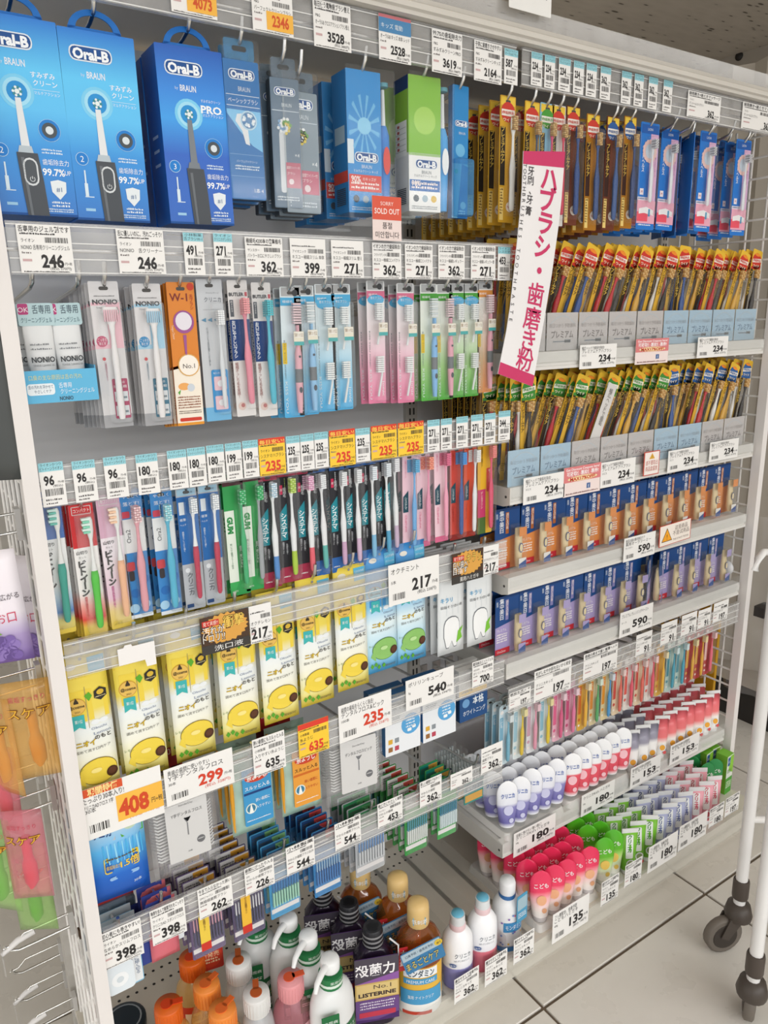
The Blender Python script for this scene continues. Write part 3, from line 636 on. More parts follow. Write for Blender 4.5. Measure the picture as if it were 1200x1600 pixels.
def brush(root, x, z0, L, y, low, up, bris, side=-1, wid=.0055, cut=.5, lean=0.0, bl=.011, bs=1.0):
    m = MB(); n = 8
    def sec(f, k): return [(x + lean * f + wid * k * math.cos(2 * PI * i / n), y + wid * .7 * min(k, .9) * math.sin(2 * PI * i / n), z0 + L * f) for i in range(n)]
    A = [sec(f, k) for f, k in PROF if f <= cut]; B = [sec(f, k) for f, k in PROF if f >= cut - .001]
    k = cut; kk = .9
    if A and B: A.append(B[0])
    if len(A) > 1: m.loft(A, low)
    m.loft(B, up); hd = m.build('handle', root)
    b = MB(); hx = x + lean * .92
    if side:
        for i in range(6):
            za = z0 + L * (.855 + i * .0225); d = bl * (1.0 if i % 2 else .86)
            b.box(min(hx, hx + side * d), max(hx, hx + side * d), y - .004, y + .003, za, za + L * .0185, bris[i % len(bris)])
    else:
        for i in range(7):
            for j in (-1, 0, 1):
                za = z0 + L * (.845 + i * .0205); b.box(hx + (j * .0034 - .0015) * bs, hx + (j * .0034 + .0015) * bs, y - bl, y, za, za + L * .0165, bris[(i + j) % len(bris)])
    b.build('bristles', hd)
def root(name, cat): o = empty(name); o['category'] = cat; o['label'] = name; return o
# chrome peg hook
hk = MB().tube([(0, .335, -.03), (0, .2, -.015), (0, .03, .0), (0, .006, .006), (0, -.004, .018), (0, -.008, .036)], .0032, 'chrome', 8)
hk.box(-.012, .012, .333, .338, -.042, -.014, 'steel')
HOOK = hk.build('peg_hook'); HOOK['category'] = 'hook'
def hook(X, Z, lab, Y=YP, s=1): return inst(HOOK, (X, Y, Z), label=lab, group='chrome peg hooks', scale=(1, (YB - Y) / .337, 1))
def hang(p, px, py, short, n=0, dY=.016, lab=None, group=None, Y=YP, hk=True, jx=.0015, rz=0, dz=-.0015, X=None, Z=None, top=None, dx=0):
    """hang a pack so that the middle of its foot shows at px, py, with n more behind it on the same hook"""
    if X is None: q = on_y(px, py, Y); X, Z = q.x, q.z
    inst(p, (X, Y, Z), (0, random.uniform(-.012, .012), rz), lab or short + ', front one on its hook', group or short + 's')
    for k in range(1, n + 1):
        inst(p, (X + random.uniform(-jx, jx) + dx * k, Y + dY * k, Z + dz * k), (0, random.uniform(-.012, .012), rz + random.uniform(-.01, .01)), '%s, %s behind the front one on its hook' % (short, ORD[k - 1]), group or short + 's')
    if hk: hook(X, Z + (top or p['top']) - .01, 'chrome peg hook carrying the ' + short, Y=Y - .006)
def logo(c, u, v, wd):
    h = wd * .34 * c.w / c.h
    c.R(u - wd / 2, v - h / 2, u + wd / 2, v + h / 2, 'dfe8f0', 2, r=wd * c.w * .14); e = wd * .03
    c.R(u - wd / 2 + e, v - h / 2 + e * c.w / c.h, u + wd / 2 - e, v + h / 2 - e * c.w / c.h, '1c4f90', 3, r=wd * c.w * .12)
    c.T('Oral-B', u, v, wd * .23, 'f2f6fa', 4, fit=wd * .84, b=.045)
# ---- electric toothbrush boxes, top row
def electric(mat, side, pro, num, dark):
    w, h, d = .098, .234, .06; r = root('electric_toothbrush_box', 'box'); r['top'] = .25
    c = Card(w, h, mat, .0015, d, side); logo(c, .4, .88, .56)
    c.T('BRAUN', .44, .775, .085, 'e4eef6', fit=.24, b=.02); c.T('by', .27, .772, .04, 'cfe2f2')
    for q, k in ((.21, '7fd0f4'), (.17, 'a5e0f8'), (.125, '2a93d8')): c.E(.42, .63, q, k, 1 + (q < .2) + (q < .15))
    hw = dark
    c.P([(.385, .6), (.455, .6), (.49, .36), (.385, .36)], hw, 4); c.P([(.36, .36), (.51, .36), (.53, .32), (.335, .32)], 'b9c6ce' if not pro else hw, 4)
    c.P([(.315, .325), (.575, .325), (.61, .18), (.63, 0), (.36, 0), (.34, .12)], '4a4f55', 5); c.P([(.36, .3), (.4, .3), (.43, 0), (.4, 0)], '6a7076', 6)
    if not pro: c.R(.375, .155, .555, .3, 'd8dde0', 6, r=.011); c.R(.395, .165, .535, .29, '4e545a', 7, r=.009); c.T('⏻', .47, .19, .06, 'd8dde0', 8)
    for i in range(10): c.E(.42 + .048 * math.cos(i * .628), .63 + .021 * math.sin(i * .628), .017, 'e9f4f2' if i % 2 else '3f8f98', 6, n=8)
    c.E(.42, .63, .03, 'e9f4f2', 6)
    if pro: c.T('すみずみクリーン', .77, .715, .036, 'f0f6fa', fit=.3); c.T('PRO', .77, .67, .105, 'f4f8fb', fit=.32, b=.03)
    else: c.T('すみずみ', .76, .725, .06, 'f0f6fa', fit=.3, b=.01); c.T('クリーン', .78, .685, .06, 'f0f6fa', fit=.3, b=.01)
    c.R(.62, .652, .95, .654, 'd8eaf6'); c.T('マルチアクション', .79, .635, .036, 'e6f1f8', fit=.32)
    c.E(.76, .45, .14, 'a8d4f0', 2); c.E(.76, .45, .134, '1f7fd0', 3); c.E(.76, .45, .095, '4a5258', 4); c.E(.76, .45, .05, 'd8e2e8', 5)
    c.D(.63, .345, .9, .022, 'd8eaf6', n=2); c.T('歯垢除去力', .79, .285, .06, 'f0f6fa', fit=.33); c.T('99.7%', .75, .235, .09, 'f6fafc', fit=.28, b=.02); c.T('UP', .93, .235, .06, 'f6fafc', fit=.08)
    c.P([(.69, .185), (.79, .195), (.89, .185), (.88, .13), (.79, .09), (.7, .13)], 'e4ecf0', 3); c.T('#1', .79, .145, .06, '2a5a90', 4); c.D(.68, .07, .92, .025, 'e0ecf4', n=2)
    c.E(.14, .33, .085, 'bfe0f4', 2); c.E(.14, .33, .078, '1f7fd0', 3); c.T(num, .14, .33, .08, 'eef5fa', 4); c.R(.145, .2, .165, .27, 'd8eaf4', 3); c.R(.135, .13, .18, .2, 'd8eaf4', 3); c.R(.13, .125, .25, .13, 'd8eaf4'); c.R(.12, .05, .25, .065, '9fcdec'); c.D(.62, .035, .95, .016, 'd8eaf6', n=2)
    c.m.quad(-w / 2, 0, w / 2, .003, -.0004, '0c4f98')
    for z in (.5, .42, .34): c.m.add([(-w / 2 - .0004, d * .3, h * z), (-w / 2 - .0004, d * .7, h * z), (-w / 2 - .0004, d * .7, h * z + .004), (-w / 2 - .0004, d * .3, h * z + .004)], [(0, 3, 2, 1)], 'a8c4e0')
    c.build('carton', r)
    t = MB(); n = 14; o = [(.034 * math.cos(PI * i / n), .034 * math.sin(PI * i / n) * .8) for i in range(n + 1)]; q = [(.024 * math.cos(PI * i / n), .004 + .02 * math.sin(PI * i / n) * .8) for i in range(n + 1)]
    vs = [(x, 0, z) for x, z in o] + [(x, 0, z) for x, z in q] + [(x, .002, z) for x, z in o] + [(x, .002, z) for x, z in q]; N = n + 1
    t.add(vs, [f for i in range(n) for f in ((i, i + 1, N + i + 1, N + i), (2 * N + i + 1, 2 * N + i, 3 * N + i, 3 * N + i + 1), (i, 2 * N + i, 2 * N + i + 1, i + 1), (N + i, N + i + 1, 3 * N + i + 1, 3 * N + i))], '1a6ec0')
    t.box(-.034, .034, 0, .002, 0, .0045, '1a6ec0')
    t.build('hang_tab', r, (0, .004, h)); return r
EA = electric('oral_a', '0f5cae', 0, '2', 'e2e6e8'); EB = electric('oral_b', '1c5cae', 1, '3', '7a828a')
hang(EA, 62, 337, 'light blue electric toothbrush box', 1, .07, 'light blue electric toothbrush box, leftmost in the top row', top=.262)
hang(EA, 180, 346, 'second light blue electric toothbrush box', 1, .07, 'light blue electric toothbrush box, second from left in the top row', top=.262)
hang(EB, 318, 351, 'darker blue electric toothbrush box', 2, .065, 'darker blue electric toothbrush box lettered PRO', top=.262)
# ---- brush head refills
def refill(name, w, h, mats, title, stripes):
    r = root(name, 'refill pack'); r['top'] = h
    c = Card(w, h - .028, mats[0], .002, .018, mats[1]); logo(c, .5, .9, .74); c.T('BRAUN', .55, .8, .12, 'd8e2ea', fit=.34)
    c.R(.03, .752, .97, .757, 'cfdce6')
    if title: c.T(title, .5, .715, .1, 'eef4f8', fit=.84); c.R(.03, .675, .97, .68, 'cfdce6')
    if not stripes:
        c.P([(.02, .65), (.98, .65), (.98, .36), (.7, .4), (.35, .5), (.02, .62)], '7cc0ea', 1); c.P([(.3, .62), (.55, .63), (.62, .4), (.5, .41), (.42, .5), (.24, .57)], 'dfe4e8', 2); c.E(.62, .58, .24, 'b8d8ea', 3); c.E(.62, .58, .2, '5a8ab8', 4)
        for i in range(12): c.E(.62 + .14 * math.cos(i * .52), .58 + .036 * math.sin(i * .52), .05, ('e9eef2', '3a7ab0', 'd8e6ee')[i % 3], 5, n=8)
        c.R(.03, .33, .97, .332, '9fc8e6'); c.T('パーフェクトクリーン', .5, .28, .06, 'dcebf5', fit=.6); c.D(.15, .24, .85, .04, 'dcebf5', n=2); c.R(.03, .17, .97, .172, '9fc8e6'); c.T('1本 4', .8, .07, .1, 'eef4f8', fit=.26)
    else:
        c.R(.25, .12, .46, .6, 'cdd3d8', 1, r=.004)
        for i in range(26):
            a = i * 2.4; q = .035 * i ** .5; c.E(.45 + q * math.cos(a) * 1.3, .64 + q * math.sin(a) * .34, .055, ('dfe6ea', '5f9a3a', '7fa6cc', 'd8c24a', 'e8ecee')[i % 5], 3, n=8)
        c.T('×4', .86, .42, .12, 'e8ecf0'); c.R(.45, .16, .97, .36, stripes, 2); c.T('歯間ワイパー付', .7, .32, .075, 'f0e4e6', 3, fit=.46); c.T('ブラシ', .62, .275, .075, 'f0e4e6', 3); c.E(.62, .21, .09, 'e0d0d4', 3); c.D(.1, .08, .9, .05, 'd5dee6', n=2)
    c.build('card_sleeve', r)
    shell(r, -w / 2 - .001, -.001, w / 2 + .001, h, .004, 'clear', .003, name='clear_case')
    m = MB(); n = rr(-w * .42, h - .027, w * .42, h, .003, 3); m.prism(n, .002, .004, mats[2]); m.flat(rr(-w * .2, h - .016, w * .2, h - .009, .003, 3), .0018, '33383c'); m.build('hang_header', r); return r
RB_ = refill('brush_head_refill', .056, .218, ('1f70b4:.3', '1a4a74', 'blue_clear'), 'ベーシックブラシ', None)
hang(RB_, 390, 312, 'blue brush head refill pack', 2, .03, 'blue brush head refill pack between the boxes and the slate packs')
RC1 = refill('brush_head_refill', .046, .212, ('5a7288:.35', '3c4852', 'slate_clear'), '', 'b8506a')
hang(RC1, 452, 325, 'slate brush head refill pack', 2, .03, 'front slate grey brush head refill pack with green and white bristle picture', rz=-.12)
RC2 = refill('brush_head_refill', .06, .203, ('8494a0:.35', '4c565e', 'slate_clear'), '', 'c06a80')
hang(RC2, 476, 333, 'pale slate brush head refill pack', 2, .03, 'pale slate brush head refill pack right of the darker slate one')
# ---- children electric toothbrush boxes (printed figures left out)
def kids(mat, side, band, hand, brs, white):
    w, h, d = .064, .215, .05; r = root('children_toothbrush_box', 'box'); r['top'] = h + .01
    c = Card(w, h, mat, .001, d, side)
    if not white:
        for i in range(12):
            a = i * .5236 + .2; c.P([(.5, .62), (.5 + .46 * math.cos(a), .62 + .22 * math.sin(a)), (.5 + .46 * math.cos(a + .16), .62 + .22 * math.sin(a + .16))], '6fb9e6', 1)
        c.E(.5, .62, .2, '8accee', 2); c.R(.0, .35, .18, .52, 'd8e6ee', 1)
    else: c.R(0, .42, 1, .97, '84bf3c', 1); c.E(.5, .68, .34, 'a6d45c', 2); c.R(0, 0, 1, .44, 'eceeee', 1)
    logo(c, .55, .4 if not white else .36, .7); c.T('BRAUN', .55, .335 if not white else .3, .09, 'e2eaf0' if not white else '6a7680', fit=.3); c.T('すみずみクリーン キッズ', .52, .3 if not white else .27, .06, 'e2eaf0' if not white else '6a7680', fit=.72)
    c.R(.02, .155, .98, .275 if not white else .24, band, 2); c.T('90%', .22, .245 if not white else .215, .14, 'f6ece8', 3, fit=.28, b=.02); c.T('のキッズが', .62, .245 if not white else .215, .07, 'f6ece8', 3, fit=.4); c.D(.08, .205, .92, .06, 'f6ece8', 3, n=2)
    for i, k in enumerate(('4a5660', '9fb6c4', 'd8a8a0' if not white else 'd8b64a')): c.E(.22 + i * .28, .1, .09, k, 2)
    c.D(.08, .035, .9, .03, 'cfe0ea' if not white else '8a9298', n=2)
    s = c.m                                   # printing on the left side of the carton
    def sq(a, b, z0, z1, col, e=.0004): s.add([(-w / 2 - e, a * d, z0 * h), (-w / 2 - e, b * d, z0 * h), (-w / 2 - e, b * d, z1 * h), (-w / 2 - e, a * d, z1 * h)], [(0, 3, 2, 1)], col)
    if white:
        sq(0, 1, .44, .9, '8cc044'); sq(.1, .9, .42, .68, 'eceee8', .0008); sq(0, 1, .9, 1, '1f3f70')
        for i in range(5): sq(.15, .85, .46 + i * .042, .463 + i * .042, '9aa098', .0012); sq(.6, .75, .47 + i * .042, .49 + i * .042, 'b8605a', .0012)
    else: sq(.15, .85, .5, .62, '9fbcd0'); sq(0, 1, .22, .3, 'c8463a')
    for i in range(9): sq(.15, .8, .06 + i * .014, .067 + i * .014, '3f464c', .0012)
    c.build('carton', r)
    shell(r, -w / 2 - .002, -.012, w / 2 + .026, h + .006, .004, 'clear', .004, name='clear_case')
    m = MB(); x = w / 2 + .012
    secs = [[(x + a * math.cos(2 * PI * i / 10), .014 + a * .9 * math.sin(2 * PI * i / 10), z) for i in range(10)] for a, z in ((.009, .004), (.0105, .04), (.0115, .09), (.0105, .125), (.006, .14))]
    m.loft(secs, hand); m.flat(ell(x, .085, .007, .022, 14), .0023, brs); m.build('handle', r)
    m = MB().tube([(x, .014, .14), (x, .014, .195)], [.0045, .0032], 'dfe4e6', 8); m.build('neck', r)
    MB().lathe([(.0085, 0), (.0085, .006)], '5f9fae', 12, x, .0, .0).build('brush_head', r, (0, .012, .198), None); return r
KA = kids('2f8fd4:.3', '2a7cc0', 'd8443a', '2a7fd0', 'd84a40', False); KB = kids('8ec244:.35', 'dfe2de', '2c6cb4', '3f9fe0', 'e9eef2', True)
hang(KA, 572, 333, 'blue children electric toothbrush box', 2, .075, 'blue sunburst children electric toothbrush box with red handled brush beside', rz=-.05, top=.22)
hang(KB, 664, 331, 'green and white children toothbrush box', 1, .075, 'green and white children electric toothbrush box behind sold out card', rz=-.1, top=.22)
def slim():
    r = root('battery_toothbrush_pack', 'toothbrush pack'); w, h = .036, .218; r['top'] = h
    c = Card(w, h, '2f86c4:.3', .002, .012, '1f5f98'); logo(c, .55, .72, .8); c.T('BRAUN', .6, .65, .12, 'd8e6f0', fit=.4); c.E(.5, .52, .3, '6db4dc', 1); c.R(0, 0, 1, .42, '7ab6d8', 1); c.P([(.35, 0), (1, 0), (1, .4), (.6, .42)], '2a78bc', 2); c.E(.7, .1, .18, 'a8c8dc', 3); c.D(.4, .05, .9, .07, 'dcebf4', 4, n=2); c.E(.25, .36, .12, '37b0b8', 3, n=8); c.build('card_sleeve', r)
    shell(r, -w / 2, .002, w / 2, h * .45, .02, 'blue_clear', .003); return r
SL = slim(); hang(SL, 718, 341, 'slim blue battery toothbrush pack', 0, .03, 'slim blue battery toothbrush pack hanging before the gold packs')
# ---- gold premium toothbrush packs (hanging in the right bay and standing in trays)
PREM = {}
def prem(base, head, handle, strip='2a231c', ink='e2be52', w=.038, hw=.0056):
    k = (base, head, handle, strip)
    if k in PREM: return PREM[k]
    h = .218; r = root('toothbrush_pack', 'toothbrush pack'); r['top'] = h
    c = Card(w, h, base, .002, .0014, hole=True)
    c.R(.05, .925, .95, .99, 'e8c443', 1, r=.001); c.E(.5, .875, .45, head, 2, k=1.0); c.R(.08, .845, .92, .895, 'ece6dc', 3); c.T('歯垢除去', .5, .87, .11, head, 4, fit=.76, b=.02); c.T('ワイド', .5, .815, .12, 'f4ead0', 4, fit=.6, b=.02)
    c.R(.04, .3, .36, .76, strip, 2); c.T('プレミアムケア', .2, .765, .2, ink, 3, vert=True, b=.01); c.R(.06, .02, .3, .28, 'e4c878', 2); c.D(.08, .26, .28, .08, '6a4a20', 3, n=9)
    c.E(.72, .13, .24, 'efe6dc', 2); c.T('No.1', .72, .13, .14, 'b83a30', 3, fit=.36); c.build('card', r)
    brush(r, .0065, .02, .165, -.008, handle, handle, ('c9a468', 'd8b880', 'b8905a'), 0, hw, bl=.008)
    shell(r, -.006, .01, w / 2 - .0005, .19, .017, 'clear', .004); PREM[k] = r; return r
PREMT = {}
def prem_t(head, handle, dark):
    """see-through pack with printed head and side strip, for the trays"""
    k = (head, handle, dark)
    if k in PREMT: return PREMT[k]
    w, h = .042, .218; r = root('toothbrush_pack', 'toothbrush pack'); r['top'] = h
    c = Card(w, h, 'e2b83a:.3', .002, .0012); c.m = MB(); c.m.prism([(-w / 2, 0), (-w / 2 + .011, 0), (-w / 2 + .011, .166), (w / 2, .17), (w / 2, h - .003), (w / 2 - .003, h), (-w / 2 + .003, h), (-w / 2, h - .003)], 0, .0012, 'e2b83a:.3')
    c.E(.5, .87, .47, head, 1, k=1.05); c.P([(.02, .8), (.98, .84), (.98, .79), (.02, .77)], head, 1); c.P([(.06, .845), (.95, .875), (.95, .915), (.06, .885)], 'ece6dc', 2); c.T('歯垢除去', .5, .88, .12, head, 3, fit=.76, b=.02, rot=.1); c.T('ワイド', .5, .82, .13, 'f4ead0', 3, fit=.6, b=.02, rot=.1); c.E(.5, .945, .28, 'e88a2e', 2, k=.3)
    a, b = ('33291c', 'e2be52') if dark else ('d9ab3e', '33261a'); c.R(.0, .18, .262, .76, a, 1); c.R(.03, .755, .24, .775, '4a3a20', 2); c.T('プレミアムケア', .13, .755, .175, b, 2, vert=True, b=.02); c.D(.03, .16, .23, .05, '6a4a20', 2, n=5); c.build('card', r)
    c = Card(.02, .024, 'e9e0d6:.3', .0098, .0004); c.R(.1, .1, .9, .9, 'd8b8a8', 1, r=.008); c.R(.14, .14, .86, .86, 'efe6dc', 2, r=.007); c.T('No.1', .5, .5, .26, 'b83a30', 3, fit=.6); o = c.build('seal', r); o.location = (-.001, -.0128, .012)
    brush(r, -.0025, .02, .15, -.007, handle, handle, ('c79c5e', 'dcbc86', 'b88a50'), 0, .0082, bl=.0055, bs=1.7); shell(r, -w / 2 + .0112, .002, w / 2, .168, .0122, 'clear', .004); PREMT[k] = r; return r
GOLD, BRN, BRK = 'cf9f30:.3', '6a3420:.4', 'a8701f:.35'
hang(prem(GOLD, 'c83a2c', 'e8e8e4', hw=.007), 790, 348, 'gold toothbrush pack with white brush', 8, .03, 'gold toothbrush pack with white brush beside the banner', hk=True)
hang(prem(GOLD, 'c83a2c', '3a4c6a'), 826, 352, 'gold toothbrush pack with navy brush', 8, .03)
hang(prem('8fc0d8:.3', '4a9a3a', 'd84a78'), 849, 352, 'green-headed pale blue toothbrush pack', 1, .03)
hang(prem('d8d4d0:.3', 'c83a2c', 'd0405a'), 868, 353, 'white toothbrush pack with red brush', 6, .03)
hang(prem(BRN, 'c83a2c', '2a4a86', '3a2018', hw=.007), 890, 352, 'red-headed brown toothbrush pack', 8, .03, 'red-headed brown toothbrush pack with blue brush right of the banner')
hang(prem(BRK, 'c83a2c', '2f4a80', '3a2018', hw=.007), 921, 360, 'red-headed ochre toothbrush pack', 8, .03)
hang(prem(BRN, '2a5a9a', '35558c', '3a2018', hw=.007), 949, 360, 'blue-headed brown toothbrush pack', 7, .03)
hang(prem(BRK, '2a5a9a', '2a3f70', '3a2018', hw=.007), 977, 357, 'blue-headed ochre toothbrush pack', 6, .03)
def dent():
    w, h = .06, .213; r = root('gum_care_toothbrush_pack', 'toothbrush pack'); r['top'] = h
    c = Card(w, h, '2b78cc:.3', .003, .0014, hole=True); c.R(.56, .12, .98, .9, 'dcb0d2', 1); c.R(0, .06, 1, .28, 'e6a8bc', 2); c.R(0, .08, .6, .17, 'e8586a', 3); c.P([(.1, .2), (.5, .22), (.9, .19), (.9, .14), (.4, .16), (.1, .15)], 'f0eef0', 4); c.R(.62, .13, .72, .2, '4a9ac0', 5)
    c.R(.0, .28, .6, .31, 'eceaf0', 2); c.T('歯槽膿漏を防ぐ', .3, .295, .05, '2a4a90', 3, fit=.54)
    c.T('デントヘルス', .2, .79, .12, 'f0f4f8', 3, vert=True, b=.02); c.R(.1, .33, .3, .39, 'eee6ea', 3); c.T('M', .2, .36, .09, 'b83a5a', 4)
    c.T('弱った歯ぐきをマッサージ', .86, .76, .062, '8a3a8a', 3, vert=True); c.R(.05, .9, .95, .98, '1f5aa8', 2); c.T('LION', .5, .94, .09, 'e0e8f0', 3); c.D(.1, .04, .8, .05, 'e8eef4', 3, n=1)
    for i in range(16):
        a = i * 2 * PI / 16; c.E(.52 + .3 * math.cos(a), .74 + .085 * math.sin(a), .09, 'eac6c0', 4, n=8)
    c.E(.52, .74, .24, 'c8d4e0', 5, k=1.0); c.build('card', r)
    brush(r, .0, .055, .125, -.009, 'e2e6ea', 'e2e6ea', ('a8a8ac', 'd8dce0'), 0, .0055); shell(r, -.016, .03, .016, .185, .018, 'clear', .006); return r
DN = dent(); G_ = 'blue and pink gum care toothbrush packs'
hang(DN, 1007, 359, 'leftmost blue gum care toothbrush pack', 3, .03, 'blue and pink gum care toothbrush pack next to the brown packs', group=G_)
hang(DN, 1037, 360, 'second blue gum care toothbrush pack', 3, .03, 'second blue and pink gum care toothbrush pack from the brown packs', group=G_, Y=1.16)
hang(DN, 1066, 366, 'third blue gum care toothbrush pack turned edge-on', 2, .035, 'gum care toothbrush pack hanging edge-on on a nearly empty hook', group=G_, Y=1.16, rz=1.05)
hang(DN, 1096, 362, 'fourth blue gum care toothbrush pack', 3, .03, 'blue and pink gum care toothbrush pack under the last price tag but one', group=G_)
hang(DN, 1124, 364, 'fifth gum care toothbrush pack', 2, .03, 'gum care toothbrush pack pushed back left of the rightmost one', group=G_, Y=1.2)
hang(DN, 1151, 368, 'rightmost blue gum care toothbrush pack', 3, .03, 'rightmost blue and pink gum care toothbrush pack near the mesh panel', group=G_)
for k, px in enumerate((968, 1052, 1078, 1112, 1140, 1172)):
    q = on_y(px, 205, YP); hook(q.x, 1.892, 'empty chrome peg hook, %s from left under the right top rail' % ORD[k], Y=YP - .006)
# ================================================================== second row: tongue care and oral care brushes
def tongue(tint, spot_, band, name='tongue_cleaner_pack'):
    w, h = .041, .205; r = root(name, 'tongue cleaner'); r['top'] = h
    c = Card(w, h, 'd3d2d3:.3', .002, .0014, hole=True); c.R(.02, .55, .98, .86, tint, 1); c.R(.02, .58, .5, .84, 'dcdadb', 2); c.R(0, 0, 1, .09, 'a2a3a6', 1)
    c.T('NONIO', .5, .865, .16, '3a3a3e', 3, fit=.84, b=.03); c.T('TONGUE CLEANER', .5, .825, .05, '55565a', 3, fit=.64); c.D(.15, .9, .85, .03, '777777', 3)
    c.E(.25, .6, .19, spot_, 3); c.T('ごっそり', .25, .61, .09, 'f4eef0', 4, fit=.3); c.T('落とす', .25, .585, .08, 'f4eef0', 4, fit=.24); c.E(.25, .48, .06, 'c84a50', 3)
    c.T('口臭原因の汚れをケア', .28, .46, .055, band, 3, vert=True)
    c.R(.42, .06, .95, .34, band, 3, r=.0015); c.T('ダブルの', .68, .315, .08, 'f0eef0', 4, fit=.34); c.T('汚れ落とし機能', .68, .285, .08, 'f0eef0', 4, fit=.46); c.R(.46, .18, .92, .25, 'd5dade', 4); c.R(.46, .08, .92, .15, 'd5dade', 4); c.R(.5, .2, .88, .215, '7a8890', 5); c.R(.5, .1, .88, .115, '7a8890', 5); c.build('card', r)
    m = MB(); n = 8; x = .004
    m.loft([[(x + a * math.cos(2 * PI * i / n), -.007 + .003 * math.sin(2 * PI * i / n), z) for i in range(n)] for a, z in ((.004, .012), (.0055, .02), (.0045, .07), (.005, .1), (.003, .13), (.0045, .145), (.0105, .158), (.0125, .164), (.0105, .17))], 'e6e4e4:.3'); m.build('handle', r)
    b = MB()
    for i in range(7): b.box(-.006 + i * .003, -.0048 + i * .003, -.012, -.008, .15, .166, tint)
    b.build('bristles', r); shell(r, -.013, .006, .02, .18, .014, 'clear', .006); return r
TP, TB = tongue('e6b9c4', 'c05a78', 'a8325c'), tongue('9fcbe2', '3f8ec0', '1f6a86')
hang(TP, 187, 667, 'pink-headed tongue cleaner pack', 5, .018, 'pink-headed tongue cleaner pack right of the gel tray', dx=-.002)
hang(TB, 249, 664, 'blue-headed tongue cleaner pack', 4, .018, 'blue-headed tongue cleaner pack beside the orange one', dx=-.001)
q = on_y(146, 664, 1.3); hang(TP, 0, 0, 'far pink tongue cleaner pack', 2, .02, 'pink tongue cleaner pack far back behind the gel tray', X=q.x, Z=1.345, Y=1.3)
def w1():
    w, h = .042, .212; r = root('tongue_brush_pack', 'tongue brush'); r['top'] = h
    c = Card(w, h, 'd8822c:.35', .002, .004, 'c06a20', hole=True); c.R(0, 0, 1, .42, 'efe6d6', 1); c.P([(0, .42), (.3, .42), (.7, .4), (1, .46), (1, .44), (0, .4)], 'd8822c', 1); c.R(0, 0, 1, .02, 'e0962e', 2)
    c.T('W-1', .4, .9, .28, '7a2a2c', 3, fit=.64, b=.01); c.T('舌ブラシ', .86, .92, .11, 'a8302c', 3, vert=True); c.E(.86, .97, .13, 'c8402c', 2)
    c.E(.52, .73, .38, '9a5490', 3, k=1.05); c.E(.52, .735, .3, 'e2dde6', 4, k=1.05); c.P([(.46, .64), (.58, .64), (.55, .5), (.49, .5)], '9a5490', 4); c.T('Tongue Cleaner', .12, .66, .09, 'f2dcc0', 3, rot=-PI / 2 + .05, fit=.5)
    c.E(.58, .43, .4, 'd8a85c', 4); c.E(.58, .43, .36, 'f2ebe0', 5); c.T('No.1', .58, .425, .17, '4a3a3a', 6, fit=.44); c.E(.35, .28, .22, 'e8a860', 2, k=.6); c.E(.6, .27, .14, 'c8d0d8', 3); c.P([(.1, .24), (.22, .26), (.16, .22)], '5aa03c', 3)
    c.D(.08, .2, .92, .05, '8a4a28', 3, n=5, gap=1.9); c.D(.08, .1, .92, .035, '5a4a40', 3, n=2, gap=2); c.R(.1, .03, .92, .055, 'cc3a28', 3, r=.002); c.build('carton', r); return r
hang(w1(), 299, 664, 'orange tongue brush pack', 4, .012, 'orange and cream tongue brush pack with round award seal', dx=-.001)
def clin():
    w, h = .041, .214; r = root('precision_brush_pack', 'toothbrush pack'); r['top'] = h
    c = Card(w, h, 'c2c6ca:.3', .002, .0014, hole=True); c.R(0, 0, 1, .1, '6fb0d8', 1); c.T('クリニカ', .6, .86, .15, '6a7076', 3, fit=.66); c.T('アドバンテージ', .6, .905, .05, '6a7076', 3, fit=.5); c.R(.2, .79, .85, .792, '888c90')
    for i in range(3): c.P([(.1 + i * .24, .72), (.28 + i * .24, .735), (.28 + i * .24, .705)], '5a8aa8', 3)
    c.T('ピンポイントで毛先が届きしっかり落とす', .3, .67, .062, '55606a', 3, vert=True); c.R(.32, .06, .98, .37, '3f92cc', 3, r=.003); c.T('磨きたい所に毛先が届く', .65, .345, .055, 'eef4f8', 4, fit=.5); c.R(.4, .22, .9, .32, 'e8c4cc', 4, r=.002); c.R(.4, .08, .9, .18, 'e8c4cc', 4, r=.002); c.E(.65, .27, .12, 'eef0f2', 5); c.E(.65, .13, .12, 'eef0f2', 5); c.build('card', r)
    brush(r, .009, .02, .15, -.008, 'd5dade', 'd5dade', ('e8ecee',), 0, .004); shell(r, -.004, .01, .019, .18, .015, 'clear', .005); return r
hang(clin(), 343, 657, 'grey and blue precision brush pack', 1, .02)
def butler(col, br):
    w, h = .033, .21; r = root('toothbrush_pack', 'toothbrush pack'); r['top'] = h
    c = Card(w, h, 'dcdad8:.3', .002, .0014, hole=True); c.R(0, .42, 1, .72, '1e3f78', 1); c.T('BUTLER', .42, .9, .16, '33363c', 3, fit=.74, b=.03); c.R(.84, .885, .96, .915, 'b83a48', 3)
    c.R(.06, .74, .24, .86, '5a5f66', 2); c.T('約4200', .15, .855, .085, 'e8e8e8', 3, vert=True); c.T('お口にやさしいブラシ', .18, .715, .145, 'eef2f6', 3, vert=True, b=.02); c.T('極細ぎっしり毛を実感!', .18, .41, .13, '8a4038', 3, vert=True); c.E(.3, .08, .2, 'd8c4bc', 2); c.E(.34, .085, .1, 'b87a78', 3); c.build('card', r)
    brush(r, .007, .02, .165, -.009, col, col, (br,), 0, .0062, lean=-.002); shell(r, -.004, .012, .0165, .195, .018, 'clear', .005); return r
hang(butler('e0889a:.3', 'e8a0a4'), 386, 650, 'navy-banded pack with pink toothbrush', 1, .02)
hang(butler('4ab4cc:.3', '58bcc8'), 420, 650, 'navy-banded pack with turquoise toothbrush', 1, .02)
